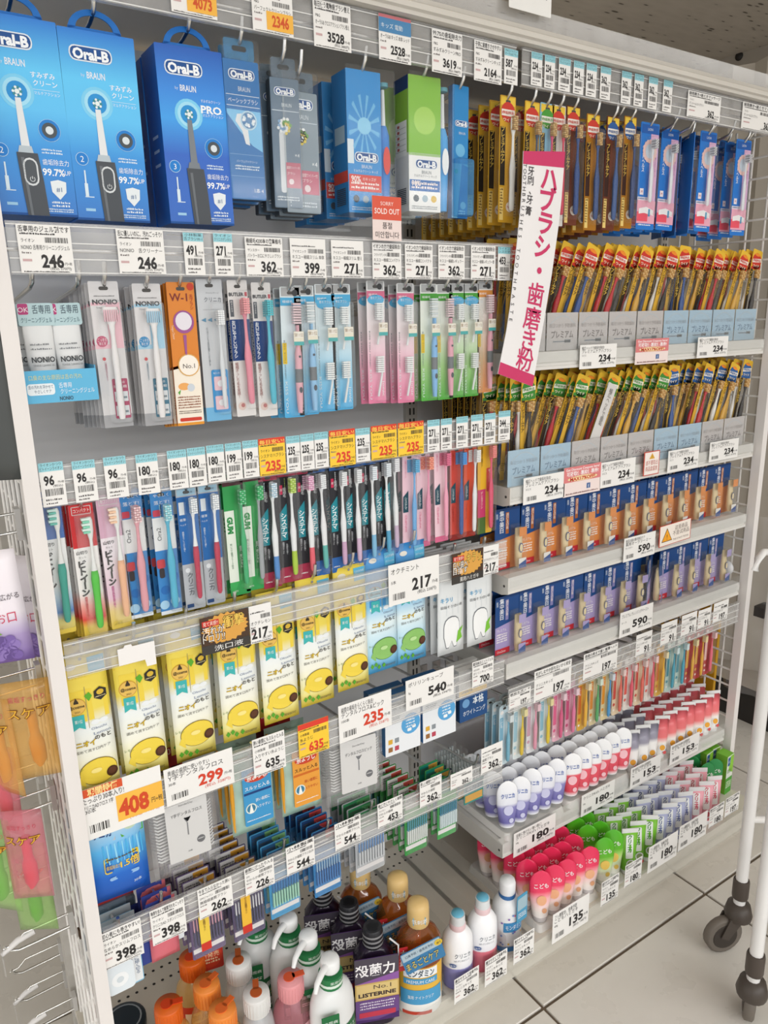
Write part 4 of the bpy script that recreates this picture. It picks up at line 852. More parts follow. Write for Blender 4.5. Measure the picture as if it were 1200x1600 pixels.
def kiss(mat, top, body, seal=True, refill_=False):
    w, h = .037, .21; r = root('ionic_toothbrush_pack', 'toothbrush pack'); r['top'] = h
    c = Card(w, h, mat, .002, .0014, hole=True); c.R(0, .86, 1, .92, top, 2); c.R(.06, .93, .94, .995, 'a9abac', 1); c.E(.72, .955, .14, '3a3c3e', 2); c.T('極細毛', .35, .89, .09, 'eef2f0', 3, fit=.5)
    if refill_: c.E(.5, .85, .46, '58b0dc', 3, k=.5); c.T('替えブラシ', .5, .865, .1, 'eef4f6', 4, fit=.6)
    else: c.R(.02, .42, .22, .58, 'e2c23c', 3)
    c.T('KISS YOU IONIC', .12, .45, .08, '7a8488', 3, rot=-PI / 2, fit=1.7); c.T('KISS YOU', .14, .16, .13, 'dfe8ea', 3, rot=-PI / 2, fit=1.4); c.T('ionic', .86, .12, .15, 'eef2f2', 3, rot=-PI / 2, fit=.7)
    c.build('card', r)
    m = MB().prism(rr(-.004, .118, .014, .14, .001, 2), -.0155, -.015, 'e6e0cc').quad(-.003, .13, .013, .139, -.0158, 'ece9e0'); m.text('第1位', .005, .1345, .005, '8a6a30', -.016); m.quad(-.004, .118, .014, .124, -.0158, '3fa8a8'); m.build('award_sticker', r)
    if not refill_:
        m = MB(); X = .006; sec = lambda a, z: [(X + a * math.cos(PI / 4 * i + .39), -.009 + .0052 * math.sin(PI / 4 * i + .39), z) for i in range(8)]
        m.loft([sec(.0035, .008), sec(.0055, .03), sec(.0065, .058)], body); m.loft([sec(.0063, .058), sec(.0063, .08)], '6f7478'); m.loft([sec(.0063, .08), sec(.0058, .105), sec(.003, .118), sec(.0022, .15)], body)
        m.flat(ell(X, .046, .003, .005, 12), -.0148, '4a5058'); m.flat(ell(X, .1, .0022, .002, 10), -.0148, '4a5058'); m.build('handle', r)
        b = MB()
        for i in range(8): b.box(X - .008, X + .006, -.013, -.006, .152 + i * .0042, .155 + i * .0042, ('d8dee0', 'c6d0d4')[i % 2] if body[0] != 'd' else 'd8c0c6')
        b.build('bristles', r)
    else:
        b = MB()
        for z0 in (.145, .055):
            for i in range(8): b.box(-.006, .008, -.013, -.006, z0 + i * .0036, z0 + .0026 + i * .0036, 'e4e8e8')
        b.build('bristles', r); m = MB()
        for z0 in (.145, .055): m.tube([(.008, -.007, z0 + .028), (.006, -.007, z0 - .005), (-.002, -.007, z0 - .042)], .0022, 'dfe3e4', 6)
        m.build('necks', r)
    shell(r, -.0115, .004, .0175, .182, .016, 'clear', .004); return r
KBb, KBr = kiss('kiss_blue', '4fa8d4', '8fbfe4'), kiss('kiss_blue', '4fa8d4', '', refill_=True)
KBp = kiss('kiss_blue', '4fa8d4', 'dfaab6'); KPr = kiss('kiss_pink', 'd0708e', '', refill_=True)
KGb, KGp, KGr, KOp = kiss('kiss_green', '4a9a3c', '7fb4e4'), kiss('kiss_green', '4a9a3c', 'dfa4b4'), kiss('kiss_green', '4a9a3c', '', refill_=True), kiss('kiss_orange', 'd8924a', 'dfa4b4')
for p, px, py, sh, n in ((KBp, 461, 652, 'pale blue ionic pack with pink toothbrush', 2), (KBb, 484, 648, 'pale blue ionic pack with blue toothbrush', 1), (KBr, 513, 643, 'blue ionic refill pack, left of two', 1), (KBr, 538, 640, 'blue ionic refill pack, right of two', 1), (KPr, 590, 630, 'pink ionic refill pack, left of two', 1), (KPr, 635, 629, 'pink ionic refill pack, right of two', 2), (KGb, 671, 626, 'green ionic pack with blue toothbrush', 2), (KGp, 696, 624, 'green ionic pack with pink toothbrush', 1), (KGr, 714, 621, 'green ionic refill pack, left of two', 0), (KGr, 736, 619, 'green ionic refill pack, right of two', 1), (KOp, 757, 613, 'orange ionic pack with pink toothbrush', 0)):
    hang(p, px, py, sh, n, .02, dx=-.003)
# gel tray hung at the left end
r = root('gel_display_tray', 'display tray'); w_, h_, d_ = .098, .044, .085
c = Card(w_, h_, '5fb4dc:.35', .001, .0015); c.T('口臭の主な原因は舌の汚れ', .45, .78, .055, 'd8d89a', 2, fit=.7); c.R(.06, .25, .42, .6, 'e6eef2', 1, r=.004); c.T('舌の汚れを浮かせて', .24, .5, .04, '3a5a78', 2, fit=.32); c.T('やさしくケア', .26, .36, .04, '3a5a78', 2, fit=.22); c.T('舌専用', .56, .52, .06, 'eef4f8', 2, fit=.17); c.T('クリーニングジェル', .72, .33, .06, 'eef4f8', 2, fit=.46); c.T('NONIO', .56, .12, .055, '3a4a58', 2, fit=.18, b=.02); c.build('front_panel', r)
m = MB().box(-w_ / 2, w_ / 2, .0015, d_, 0, .0015, '58a8d0').box(-w_ / 2, -w_ / 2 + .0015, .0015, d_, 0, h_ * 1.1, '58a8d0').box(w_ / 2 - .0015, w_ / 2, .0015, d_, 0, h_ * 1.1, '58a8d0').box(-w_ / 2, w_ / 2, d_, d_ + .0015, 0, h_ * 2.4, '58a8d0'); m.build('tray_body', r)
q = on_y(98, 628, 1.118); inst(r, (q.x, 1.118, q.z), label='bright blue display tray holding the white tongue gel tubes'); GX, GZ = q.x, q.z
def geltube():
    r = root('gel_tube', 'tube'); w, h = .04, .105; n = 12; m = MB()
    m.loft([[(w / 2 * kx * math.cos(2 * PI * i / n), ky * math.sin(2 * PI * i / n), z) for i in range(n)] for kx, ky, z in ((.55, .012, .0), (.8, .013, .015), (.95, .009, .06), (1, .003, .09), (1, .001, .105))], 'e4e6e6:.3'); m.text('NONIO', 0, .055, .0075, '35383c', -.0125, fit=.03, b=.03); m.text('TONGUE CLEANING GEL', 0, .047, .0028, '55585c', -.0125, fit=.028); m.flat(ell(-.008, .036, .003, .003, 10), -.0128, 'c84a50'); m.dash(-.003, .036, .015, .0025, '666a6e', -.0128); m.dash(-.014, .068, .014, .0022, '7a7e82', -.0105, 3); m.dash(-.014, .074, .01, .0022, '7a7e82', -.0095, 4); m.build('tube_body', r)
    c = Card(.046, .03, 'b9d4d8:.35', .003, .001); c.R(.02, .5, .3, .98, 'b8407a', 1, r=.002); c.T('OK', .16, .72, .15, 'f4e8ee', 2); c.T('舌専用', .66, .72, .2, '3a4a58', 2, fit=.5); c.T('クリーニングジェル', .5, .25, .13, '4a6a78', 2, fit=.86); o = c.build('header_card', r); o.location = (0, -.002, .1); return r
gt = geltube()
for k, (dx, dy, lab) in enumerate(((-.014, .03, 'white tongue gel tube in front at the left of the blue tray'), (.025, .032, 'white tongue gel tube in front at the right of the blue tray'), (-.026, .062, 'white tongue gel tube behind at the left of the blue tray'), (.013, .064, 'white tongue gel tube behind at the right of the blue tray'))):
    inst(gt, (GX + dx, 1.118 + dy, GZ + .003), (0, random.uniform(-.03, .03), 0), lab, 'tongue gel tubes in the blue tray')
for k in range(2): hook(.19 + k * .06, 1.553, 'chrome peg hook above the blue gel tray, %s' % ('left', 'right')[k])

# ================================================================== third row: adult toothbrushes
def bit(mat, top, hand, br, title):
    w, h = .034, .212; r = root('toothbrush_pack', 'toothbrush pack'); r['top'] = h
    c = Card(w, h, mat, .002, .0014, hole=True); c.R(0, .69, 1, 1, top, 1); c.R(.1, .925, .9, .985, 'd8d4d0', 2, r=.001); c.R(.13, .93, .87, .98, top, 3); c.T(title, .5, .955, .13, 'f4f0ee', 4, fit=.66, b=.01); c.E(.5, .8, .3, top, 2)
    c.T('山切り', .32, .655, .13, '33302e', 3, fit=.46, b=.02); c.T('カット', .32, .62, .09, '33302e', 3, fit=.3); c.T('ビトイーン', .28, .6, .27, '33302e', 3, vert=True, b=.06); c.T('歯間の歯垢を取り除く', .26, .33, .085, top if top != 'dcb2c8' else 'c8509a', 3, vert=True, b=.02)
    c.R(.1, .02, .5, .06, 'e2c858', 3, r=.001); c.T('ふつう', .3, .04, .09, '6a5a20', 4); c.build('card', r)
    brush(r, .0055, .02, .175, -.009, hand, 'e4e6e4', br, -1, .0058, lean=.002, cut=.52); shell(r, -.012, .012, .0155, .202, .017, 'clear', .004); return r
hang(bit('between_blue', '2a66b4', '2a9a8a', ('5cb8a8', 'c8e6e0'), 'レギュラー'), 101, 990, 'blue-topped pack with teal toothbrush', 3, .016, dx=-.001)
hang(bit('between_red', 'd03034', '4cc038', ('7ad0b0', 'd8ece4'), 'コンパクト'), 152, 998, 'red-topped pack with green toothbrush', 5, .016, dx=-.002)
hang(bit('between_pink', 'dcb2c8', 'eab48e', ('f0c4a0', 'f2dcc8'), '超コンパクト'), 193, 980, 'pink-topped pack with peach toothbrush', 4, .016, dx=-.001)
def ora(col, br):
    w, h = .034, .205; r = root('toothbrush_pack', 'toothbrush pack'); r['top'] = h
    c = Card(w, h, '3a86c8:.3', .002, .0014, hole=True); c.R(0, .52, 1, .78, 'e2e4e4', 1); c.T('やさしく', .5, .95, .13, 'eef4f8', 3, fit=.7); c.T('落とす!', .5, .895, .15, 'eef4f8', 3, fit=.7); c.R(.06, .79, .4, .84, 'c8485a', 3, r=.002); c.T('Ora2', .25, .65, .2, '55585c', 3, rot=PI / 2, fit=.62); c.R(.02, .38, .4, .45, 'c84a50', 3, r=.003); c.R(.1, .3, .34, .38, '3a3436', 3, r=.003)
    for i, (u, v) in enumerate(((.3, .2), (.2, .08), (.75, .3), (.7, .1))): c.E(u, v, .22, 'a8d2ec' if i % 2 else '2a6fb8', 2)
    c.R(0, 0, 1, .03, 'e4ecf0', 3); c.build('card', r); brush(r, .004, .012, .172, -.009, col, col, br, 0, .0064); shell(r, -.006, .008, .014, .195, .018, 'clear', .005); return r
hang(ora('dc9aa4:.25', ('d8b0b4', 'e8ccce')), 223, 964, 'light blue pack with rose toothbrush', 2, .02, dx=-.001)
hang(ora('4ab0d0:.25', ('8fd0dc', 'b8e0e6')), 269, 958, 'light blue pack with sky blue toothbrush', 2, .02, dx=-.002)
def clinb():
    w, h = .033, .205; r = root('toothbrush_pack', 'toothbrush pack'); r['top'] = h
    c = Card(w, h, 'b4bac0:.3', .003, .0014, hole=True); c.R(0, .38, 1, .92, '2468ae', 1); c.R(.05, .93, .95, .98, '9fc4d8', 1); c.T('4列', .7, .95, .09, '2a4a6a', 2); c.R(.08, .78, .34, .88, 'dfe6ea', 2); c.T('極薄', .22, .74, .11, 'eef4f8', 3, fit=.28); c.T('ヘッド', .22, .7, .1, 'eef4f8', 3, fit=.3); c.T('奥歯までしっかり届く', .18, .65, .085, 'dbe8f2', 3, vert=True); c.T('クリニカ', .34, .31, .24, '5a6066', 3, vert=True, b=.01); c.E(.25, .33, .12, 'e0e6ea', 2); c.R(.06, .02, .4, .05, '2a4a7a', 3, r=.001); c.build('card', r)
    brush(r, .005, .02, .17, -.009, 'b8284a', 'e6e8ea', ('e8ecee', 'd8e0e6'), 0, .005, cut=.52); shell(r, -.005, .01, .0155, .198, .017, 'clear', .005); return r
CB = clinb(); hang(CB, 307, 951, 'blue and grey pack with crimson toothbrush, left', 2, .02); hang(CB, 338, 943, 'blue and grey pack with crimson toothbrush, right', 2, .02)
def gum(col):
    w, h = .036, .205; r = root('toothbrush_pack', 'toothbrush pack'); r['top'] = h
    c = Card(w, h, '2f9a50:.35', .002, .0014, hole=True); c.R(0, .92, 1, .99, '4a2028', 1); c.R(.0, .12, .46, .72, 'dfe8dc', 2); c.P([(0, .12), (.46, .12), (.2, .02), (0, .02)], '3aa858', 2); c.T('GUM', .24, .6, .26, '2a8a48', 3, rot=-PI / 2, fit=.8, b=.06); c.T('軽い力で歯周プラーク除去', .2, .45, .085, '3a6a48', 3, vert=True); c.R(.5, .18, .84, .42, '1f7a3c', 2); c.T('歯周・歯ハグキに', .66, .42, .11, 'eef6ee', 3, vert=True); c.T('#191', .25, .04, .09, 'dff0e0', 3); c.build('card', r)
    brush(r, .009, .02, .165, -.008, col, col, ('3fae6a', '7fc89a'), 0, .005); shell(r, .0, .012, .0175, .195, .016, 'clear', .004); return r
hang(gum('2fa86a:.25'), 377, 929, 'green pack with green toothbrush', 1, .02); hang(gum('9aa0a4:.25'), 401, 921, 'green pack with clear grey toothbrush', 1, .02)
def sysm(edge, tip, br, hand='e6e8ea'):
    w, h = .034, .203; r = root('toothbrush_pack', 'toothbrush pack'); r['top'] = h
    c = Card(w, h, '24242a:.3', .002, .0014, hole=True); c.R(0, .93, 1, .99, edge, 1); c.R(0, 0, 1, .14, edge, 1); c.R(.04, .38, .44, .62, '1f8a98', 2); c.P([(.04, .62), (.44, .62), (.44, .7)], '1f8a98', 2); c.T('システマ', .24, .625, .27, 'eef4f4', 3, vert=True, b=.02); c.R(.08, .78, .24, .86, 'd03058', 2); c.T('超', .16, .82, .1, 'f0e6ea', 3); c.T('極細毛', .34, .84, .14, 'dfe2e4', 3, vert=True); c.T('歯周ポケット', .16, .37, .09, 'd8dade', 3, vert=True); c.T('先細毛が届く', .36, .35, .08, 'd8dade', 3, vert=True); c.D(.1, .05, .5, .06, 'e0e0e0', 3); c.build('card', r)
    brush(r, .0055, .015, .175, -.009, tip, hand, br, 0, .0058, cut=.13, lean=-.003); shell(r, -.003, .008, .0162, .196, .018, 'clear', .005); return r
SYS = [('a02a48', '4a86c8', ('b8d4e4', 'd8e4ec'), 'light blue'), ('a02a48', 'a8c838', ('a8c858', 'c8dc88'), 'lime'), ('a02a48', 'e05868', ('e0a8c8', 'e8c4d8'), 'coral'), ('2a62a8', '58b0a8', ('e4e8ea',), 'mint'), ('2a62a8', 'c8a0c0', ('e4e8ea',), 'mauve'), ('2a62a8', 'd0b0cc', ('e4e8ea',), 'pale lilac'), ('2a62a8', '78b4d8', ('e0e8ee',), 'sky'), ('2a62a8', '4aa0c8', ('e0e8ee',), 'deep sky'), ('2a62a8', 'c8b0c8', ('e4e6ea',), 'greyish pink')]
for i, (px, py) in enumerate(((427, 918), (455, 909), (482, 903), (503, 899), (532, 893), (555, 887), (578, 881), (601, 874), (613, 866))):
    e, tp, br, nm = SYS[i]; hang(sysm(e, tp, br), px, py, 'black pack with %s tipped toothbrush' % nm, 1, .02, dx=-.003)
def syp(col, br, base='e8c4d0', mid='d8688e'):
    w, h = .032, .192; r = root('toothbrush_pack', 'toothbrush pack'); r['top'] = h
    c = Card(w, h, base + ':.3', .002, .0014, hole=True); c.R(0, 0, 1, .06, mid, 1); c.R(.04, .4, .42, .56, '1f4a58', 2); c.P([(.04, .56), (.42, .56), (.42, .62)], '1f4a58', 2); c.T('システマ', .23, .56, .16, 'e8f0f0', 3, vert=True); c.T('心地いいマッサージ', .22, .93, .1, mid, 3, vert=True); c.T('ハグキプラス', .23, .38, .15, mid, 3, vert=True, b=.01); c.build('card', r)
    brush(r, .0055, .012, .17, -.009, col, col, br, 0, .0056); shell(r, -.004, .006, .015, .186, .017, 'clear', .005); return r
for col, br, px, py, nm, base, mid in (('6aa8dc:.3', ('6ab0d8',), 640, 860, 'pink pack with blue toothbrush', 'e8c4d0', 'd8688e'), ('e090ac:.3', ('e88a7a', 'f0a890'), 662, 854, 'pink pack with rose toothbrush', 'e8c4d0', 'd8688e'), ('eba0b8:.3', ('e07898',), 690, 846, 'pink pack with bright pink toothbrush', 'ecccd6', 'd8688e'), ('3a5a98:.3', ('5a9ad8',), 713, 843, 'red pack with navy toothbrush', 'c8483c', '8a2420'), ('e2e4e6:.3', ('e6e8e8',), 733, 838, 'orange-red pack with white toothbrush', 'd8502e', 'a02a18')):
    hang(syp(col, br, base, mid), px, py, nm, 2, .018, dx=-.003)
def lastp():
    w, h = .038, .195; r = root('toothbrush_pack', 'toothbrush pack'); r['top'] = h
    c = Card(w, h, 'dfae2c:.3', .002, .0014, hole=True); c.R(0, 0, .55, .48, 'c03868', 1); c.R(0, 0, .55, .18, '4a6a30', 2); c.T('超極細毛で歯周ケア', .28, .93, .1, '3a2a20', 3, vert=True); c.T('デンタプリン', .28, .46, .13, 'f0e0d0', 3, vert=True); c.R(.6, .45, .98, .7, 'c8383c', 2, r=.002); c.T('超コンパクト', .8, .69, .1, 'f4e8e0', 3, vert=True); c.build('card', r)
    brush(r, .009, .012, .175, -.009, 'd8506e:.3', 'd8506e:.3', ('e8908c',), 0, .006); shell(r, .0, .006, .018, .19, .018, 'clear', .005); return r
hang(lastp(), 757, 833, 'yellow and magenta pack with pink toothbrush', 1, .02)
# ================================================================== fourth row: mouthwash pouches
def bulge(w, h, b):
    def f(x, z):
        u, v = max(0, 1 - (2 * x / w) ** 2), max(0, 1 - (2 * z / h - 1) ** 4); return -b * u * v
    return f
def pouch(root_, w, h, mat, b=.005, name='pouch', nx=6, nz=9):
    f = bulge(w, h, b); m = MB(); X = [-w / 2 + w * i / nx for i in range(nx + 1)]; Z = [h * j / nz for j in range(nz + 1)]; N = (nx + 1) * (nz + 1)
    vs = [(x, f(x, z), z) for z in Z for x in X] + [(x, .0008 - f(x, z) * .5, z) for z in Z for x in X]; k = nx + 1; fs = []
    for j in range(nz):
        for i in range(nx):
            a = j * k + i; fs += [(a, a + 1, a + k + 1, a + k), (N + a + 1, N + a, N + a + k, N + a + k + 1)]
    for j in range(nz): a = j * k; c = a + nx; fs += [(a + k, N + a + k, N + a, a), (c, N + c, N + c + k, c + k)]
    for i in range(nx): a = i; c = nz * k + i; fs += [(a, N + a, N + a + 1, a + 1), (c + 1, N + c + 1, N + c, c)]
    m.add(vs, fs, mat, True); m.build(name, root_); return f
class Print(Card):
    """printing that lies on a bulging pouch"""
    def __init__(s, w, h, f): s.w, s.h, s.f = w, h, f; s.m = MB()
    def build(s, name, root): s.m.v = [(x, y + s.f(x, z) - .0004, z) for x, y, z in s.m.v]; return s.m.build(name, root)
def lemon(lime=False):
    w, h = .069, .25; r = root('mouthwash_pouch', 'pouch'); r['top'] = h
    f = pouch(r, w, h, 'lime_bag' if lime else 'yellow_bag'); c = Print(w, h, f)
    a, b2, fr = ('4a9ad4', '2a7ac0', '8cc06a') if lime else ('ead04a', 'd8b838', 'ecd24c')
    c.R(.0, .8, 1, .805, b2, 1); c.R(.62, .86, .98, .96, '5cb4d8', 2); c.T('口内洗浄液', .8, .93, .06, 'e8f2f6', 3, fit=.3); c.T('マウスウォッシュ', .8, .89, .06, 'e8f2f6', 3, fit=.3); c.T('マウスウォッシュ', .3, .85, .07, b2, 3, fit=.5); c.E(.25, .92, .12, 'e8e4d8', 2, k=.6); c.E(.48, .96, .035, '8a8a88', 3)
    c.R(.1, .55, .46, .76, a, 1); c.R(.5, .55, .95, .76, a, 1); c.R(.475, .5, .485, .78, '8a8468', 2)
    for q in (.2, .36, .62, .8): c.E(q, .53, .1, 'e9eef0', 2, k=.6)
    c.E(.27, .66, .2, 'c8963c', 3); c.E(.27, .66, .185, 'e2ba5c' if not lime else '7fc8e0', 4); c.T('@cosme', .27, .66, .075, '3a2f20', 5, fit=.33, b=.02); c.P([(.22, .69), (.27, .72), (.32, .69), (.32, .68), (.22, .68)], '3a2f20', 5); c.T('2021', .27, .625, .045, '3a2f20', 5)
    c.P([(.14, .6), (.4, .6), (.4, .5), (.27, .52), (.14, .5)], '3fb0b0', 4); c.T('第1位', .27, .56, .07, 'eef6f4', 5, fit=.16)
    c.P([(.45, .72), (.56, .74), (.62, .71), (.54, .68)], '5aa82c', 4)
    c.P([(.8 + .16 * math.cos(i * PI / 3 + .52), .71 + .16 * .28 * math.sin(i * PI / 3 + .52)) for i in range(6)], '2e2a26', 4); c.E(.8, .72, .08, 'd8b43c', 5, k=.8); c.D(.68, .69, .92, .022, 'e8d8a0', 5)
    c.T('Okuchi', .68, .49, .06, '6f7f9f', 4, fit=.34); c.T('Lime' if lime else 'Lemon', .74, .455, .07, '6f7f9f', 4, fit=.38)
    c.T('ニオイ', .36, .4, .115, '9a7c14', 4, fit=.42, b=.05); c.T('ニオイ', .36, .4, .11, 'e8c828', 5, fit=.4); c.T('のもと', .74, .425, .09, '2f2b26', 4, fit=.36, b=.02); c.T('固めて流す口内ケア', .5, .35, .06, '4a4640', 4, fit=.76, rot=.02)
    c.E(.55, .19, .42, '8a7430' if not lime else '4a7a34', 3, k=.8, n=28); c.E(.55, .19, .405, fr, 4, k=.79, n=28); c.P([(.08, .14), (.22, .22), (.24, .1)], fr, 4); c.E(.5, .2, .12, 'f4e38a' if not lime else 'b8dc98', 5, k=.5)
    c.E(.84, .16, .13, '4a2c1c', 6); c.E(.84, .165, .09, '5e3a26', 7)
    for u, v in ((.12, .06), (.24, .07), (.5, .05), (.34, .045)): c.P([(u - .06, v), (u, v + .022), (u + .06, v), (u, v - .022)], '58a430', 5)
    c.T('レモン' if not lime else 'ライム', .13, .23, .06, '6a8a3a', 4, fit=.2); c.D(.55, .04, .9, .02, '6a6048', 4, n=2); c.build('printed_design', r); return r
LE, LI = lemon(), lemon(True)
for i, (px, py) in enumerate(((156, 1244), (232, 1212), (308, 1183), (379, 1152), (441, 1125), (497, 1098), (553, 1074))):
    hang(LE, px, py, 'yellow lemon mouthwash pouch on the %s hook' % ORD[i], 5, .028, 'yellow lemon mouthwash pouch, %s from the left in front' % ORD[i], 'yellow lemon mouthwash pouches', dz=.0005)
for i, (px, py) in enumerate(((599, 1047), (644, 1032))):
    hang(LI, px, py, 'blue lime mouthwash pouch on the %s hook' % ('left', 'right')[i], 4, .028, 'blue lime mouthwash pouch, %s one of two in front' % ('left', 'right')[i], 'blue lime mouthwash pouches', dz=.0005)
def toothp():
    w, h = .068, .215; r = root('whitening_pouch', 'pouch'); r['top'] = h; f = pouch(r, w, h, 'dfe3e4:.2', .004); c = Print(w, h, f)
    for u in (.3, .52, .74): c.R(u, .4, u + .008, .93, 'b8c2c8', 1)
    c.T('とろみ', .78, .93, .07, '4a8ab8', 2, fit=.2); c.T('タイプ', .78, .89, .05, '4a8ab8', 2, fit=.16); c.T('キラリ', .3, .56, .13, '3f9ac8', 3, fit=.42, b=.01); c.T('目指そう!白い歯', .5, .49, .075, '3c4046', 3, fit=.8)
    o = [(.5 + .34 * math.cos(a) * (1 - .1 * math.cos(2 * a)), .27 + .12 * math.sin(a)) for a in [PI * i / 8 for i in range(9)]] + [(.2, .18), (.3, .06), (.4, .06), (.5, .13), (.6, .06), (.7, .06), (.8, .18)]
    c.P(o, '6a7076', 2); c.P([(.5 + (u - .5) * .95, .22 + (v - .22) * .94) for u, v in o], 'eef0f0', 3); c.P([(.68, .1), (.92, .14), (.86, .2), (.96, .26), (.74, .22)], '7cc03c', 4); c.build('printed_design', r); return r
TP_ = toothp()
for i, (px, py) in enumerate(((704, 1020), (749, 1005))):
    hang(TP_, px, py, 'white tooth-print pouch on the %s hook' % ('left', 'right')[i], 4, .02, 'white whitening pouch with tooth drawing, %s one in front' % ('left', 'right')[i], 'white whitening pouches', dx=-.002)
# ================================================================== fifth row: floss bags
def clinbag():
    w, h = .1, .165; r = root('floss_bag', 'floss bag'); r['top'] = h; f = pouch(r, w, h, 'clin_bag', .012); c = Print(w, h, f)
    c.R(.02, .7, .52, .96, 'b9bec4', 1); c.P([(.52, .98), (.98, .98), (.98, .68), (.62, .7)], '57a83c', 1); c.E(.78, .84, .14, 'c4d8bc', 2); c.T('クリニカ', .27, .8, .13, '22427e', 3, fit=.4, b=.02); c.T('アドバンテージ', .27, .89, .04, '22427e', 3, fit=.3)
    for i in range(11): c.P([(.3 + i * .06, .66), (.325 + i * .06, .67), (.35 + i * .06 - (i % 3) * .01, .44), (.32 + i * .06, .44)], '8fd2f0' if i % 2 else '4fb0e4', 2)
    c.R(.3, .34, .86, .52, 'e0c23c', 3, r=.004); c.R(.315, .355, .845, .47, '1a5cb0', 4, r=.003); c.T('1.5倍', .7, .41, .11, 'eec83c', 5, fit=.3, b=.02); c.T('歯垢除去力', .44, .41, .06, 'eec83c', 5, fit=.22); c.D(.33, .49, .83, .03, '5a4a10', 5); c.R(.36, .25, .84, .29, '8fb8e4', 3, r=.003); c.T('30本', .8, .15, .05, 'dbe8f4', 3); c.build('printed_design', r); return r
hang(clinbag(), 188, 1399, 'blue floss pick bag', 2, .03, 'bulging blue floss pick bag at the left end of its row', rz=-.05)
def whitebag(title, w, h):
    r = root('white_floss_bag', 'floss bag'); r['top'] = h
    pouch(r, w, h, 'film', .012); m = MB()
    for s in (-1, 1):
        for i in range(15): m.tube([(s * .012, .004, .035 + i * .0062), (s * w * .38, -.003, .036 + i * .0062), (s * w * .42, -.001, .039 + i * .0062)], .0016, 'dfe0e0', 5)
    m.build('floss_picks', r)['kind'] = 'stuff'
    c = Card(w * .62, h * .66, 'cfcfce:.35', .003, .001); c.T('StandarDay', .5, .88, .05, '77787a', 2, fit=.34); c.T(title, .5, .74, .08, '4c4d50', 2, fit=.74); c.R(.48, .38, .51, .58, '7a7b7e', 1); c.P([(.48, .58), (.42, .66), (.45, .67), (.51, .59), (.56, .67), (.59, .66)], '7a7b7e', 1); c.E(.78, .25, .1, '6a6b6e', 1); c.D(.7, .25, .86, .03, 'c8c8c8', 2); c.T('30本', .5, .12, .04, '66676a', 2); o = c.build('inner_card', r); o.location = (.004, -.0135, h * .18); return r
hang(whitebag('Y字デンタルフロス', .116, .185), 295, 1359, 'clear bag of white floss picks', 1, .035, 'clear bag of white floss picks beside the blue bag', rz=-.06)
hang(whitebag('デンタルフロスピック', .125, .17), 556, 1249, 'second clear bag of white floss picks', 1, .035, 'clear bag of white floss picks right of the orange floss pack', rz=-.1)
def itoyo(col, col2):
    w, h = .082, .16; r = root('floss_pack', 'floss pack'); r['top'] = h
    pouch(r, w, h, 'mint_clear', .008)
    m = MB()
    for i in range(2): m.tube([(-.036 + i * .006, .003 + i * .006, .008), (-.037 + i * .006, .0 + i * .006, h * .5), (-.035 + i * .006, .003 + i * .006, h - .012)], .0042, 'd89a2e:.3', 8)
    m.build('gold_tubes', r); c = Card(w * .66, h * .72, col, .003, .001); c.E(.5, .84, .42, 'c8442c', 1, k=.48); c.T('糸ようじ', .5, .84, .19, 'f4ece6', 2, fit=.7, b=.02); c.T('スルッと入る', .5, .66, .12, 'f2f4f4' if col2 == 'b' else '3a2a1a', 2, fit=.86, b=.01); c.R(.02, .55, .98, .59, '1a3f78' if col2 == 'b' else 'c86a24', 1); c.T('狭い歯間に', .66, .42, .1, 'f0f4f6' if col2 == 'b' else 'b8402a', 2, fit=.5); c.T('入りやすい', .66, .3, .1, 'f0f4f6' if col2 == 'b' else 'b8402a', 2, fit=.5); c.E(.24, .3, .19, 'd8e2da', 1); c.E(.24, .3, .15, '3a7a9a', 2); c.P([(.16, .22), (.24, .4), (.32, .22)], 'eceee8', 3); c.D(.06, .08, .9, .035, 'eef2f2', 2); o = c.build('printed_card', r); o.location = (.008, -.0095, .018); return r
hang(itoyo('3f94c8', 'b'), 398, 1296, 'mint floss pack with blue card', 2, .03, rz=-.05)
hang(itoyo('e09a3c', 'o'), 473, 1266, 'mint floss pack with orange card', 2, .03, rz=-.05)
def poly():
    w, h, d = .086, .118, .02; r = root('gel_cube_box', 'box'); r['top'] = h; c = Card(w, h, 'd5dde4:.35', .001, d, '3f7ab4')
    c.R(0, 0, 1, 1, 'e6eaee', 1); c.E(.72, .5, .27, '58a4d8', 2); c.D(.58, .56, .86, .04, 'e6f0f6', 3, n=3, gap=2); c.R(.62, .36, .74, .42, 'eef4f6', 3, r=.002); c.R(.76, .4, .86, .46, 'eef4f6', 3, r=.002); c.T('速攻で美白', .4, .88, .1, '55606a', 2, fit=.66); c.D(.08, .7, .42, .03, '7a848c', 2, n=2)
    for i, k in enumerate(('d8a83c', '8a9298', '9a6a3a', 'b8485a')): c.R(.08 + (i % 2) * .18, .22 - (i // 2) * .15, .2 + (i % 2) * .18, .31 - (i // 2) * .15, k, 2, r=.001)
    c.build('carton', r); return r
PO = poly(); hang(PO, 630, 1174, 'left white and blue gel cube box', 2, .03, rz=-.02); hang(PO, 687, 1152, 'right white and blue gel cube box', 2, .03, rz=-.02)
c = Card(.078, .062, '1f4a7e:.35', .001, .016, '1a3a60'); c.T('本格', .66, .7, .2, 'e6eef4', 2, fit=.4, b=.01); c.T('ホワイトニング', .52, .3, .13, 'e6eef4', 2, fit=.8); c.E(.22, .68, .13, '6a9ac8', 1)
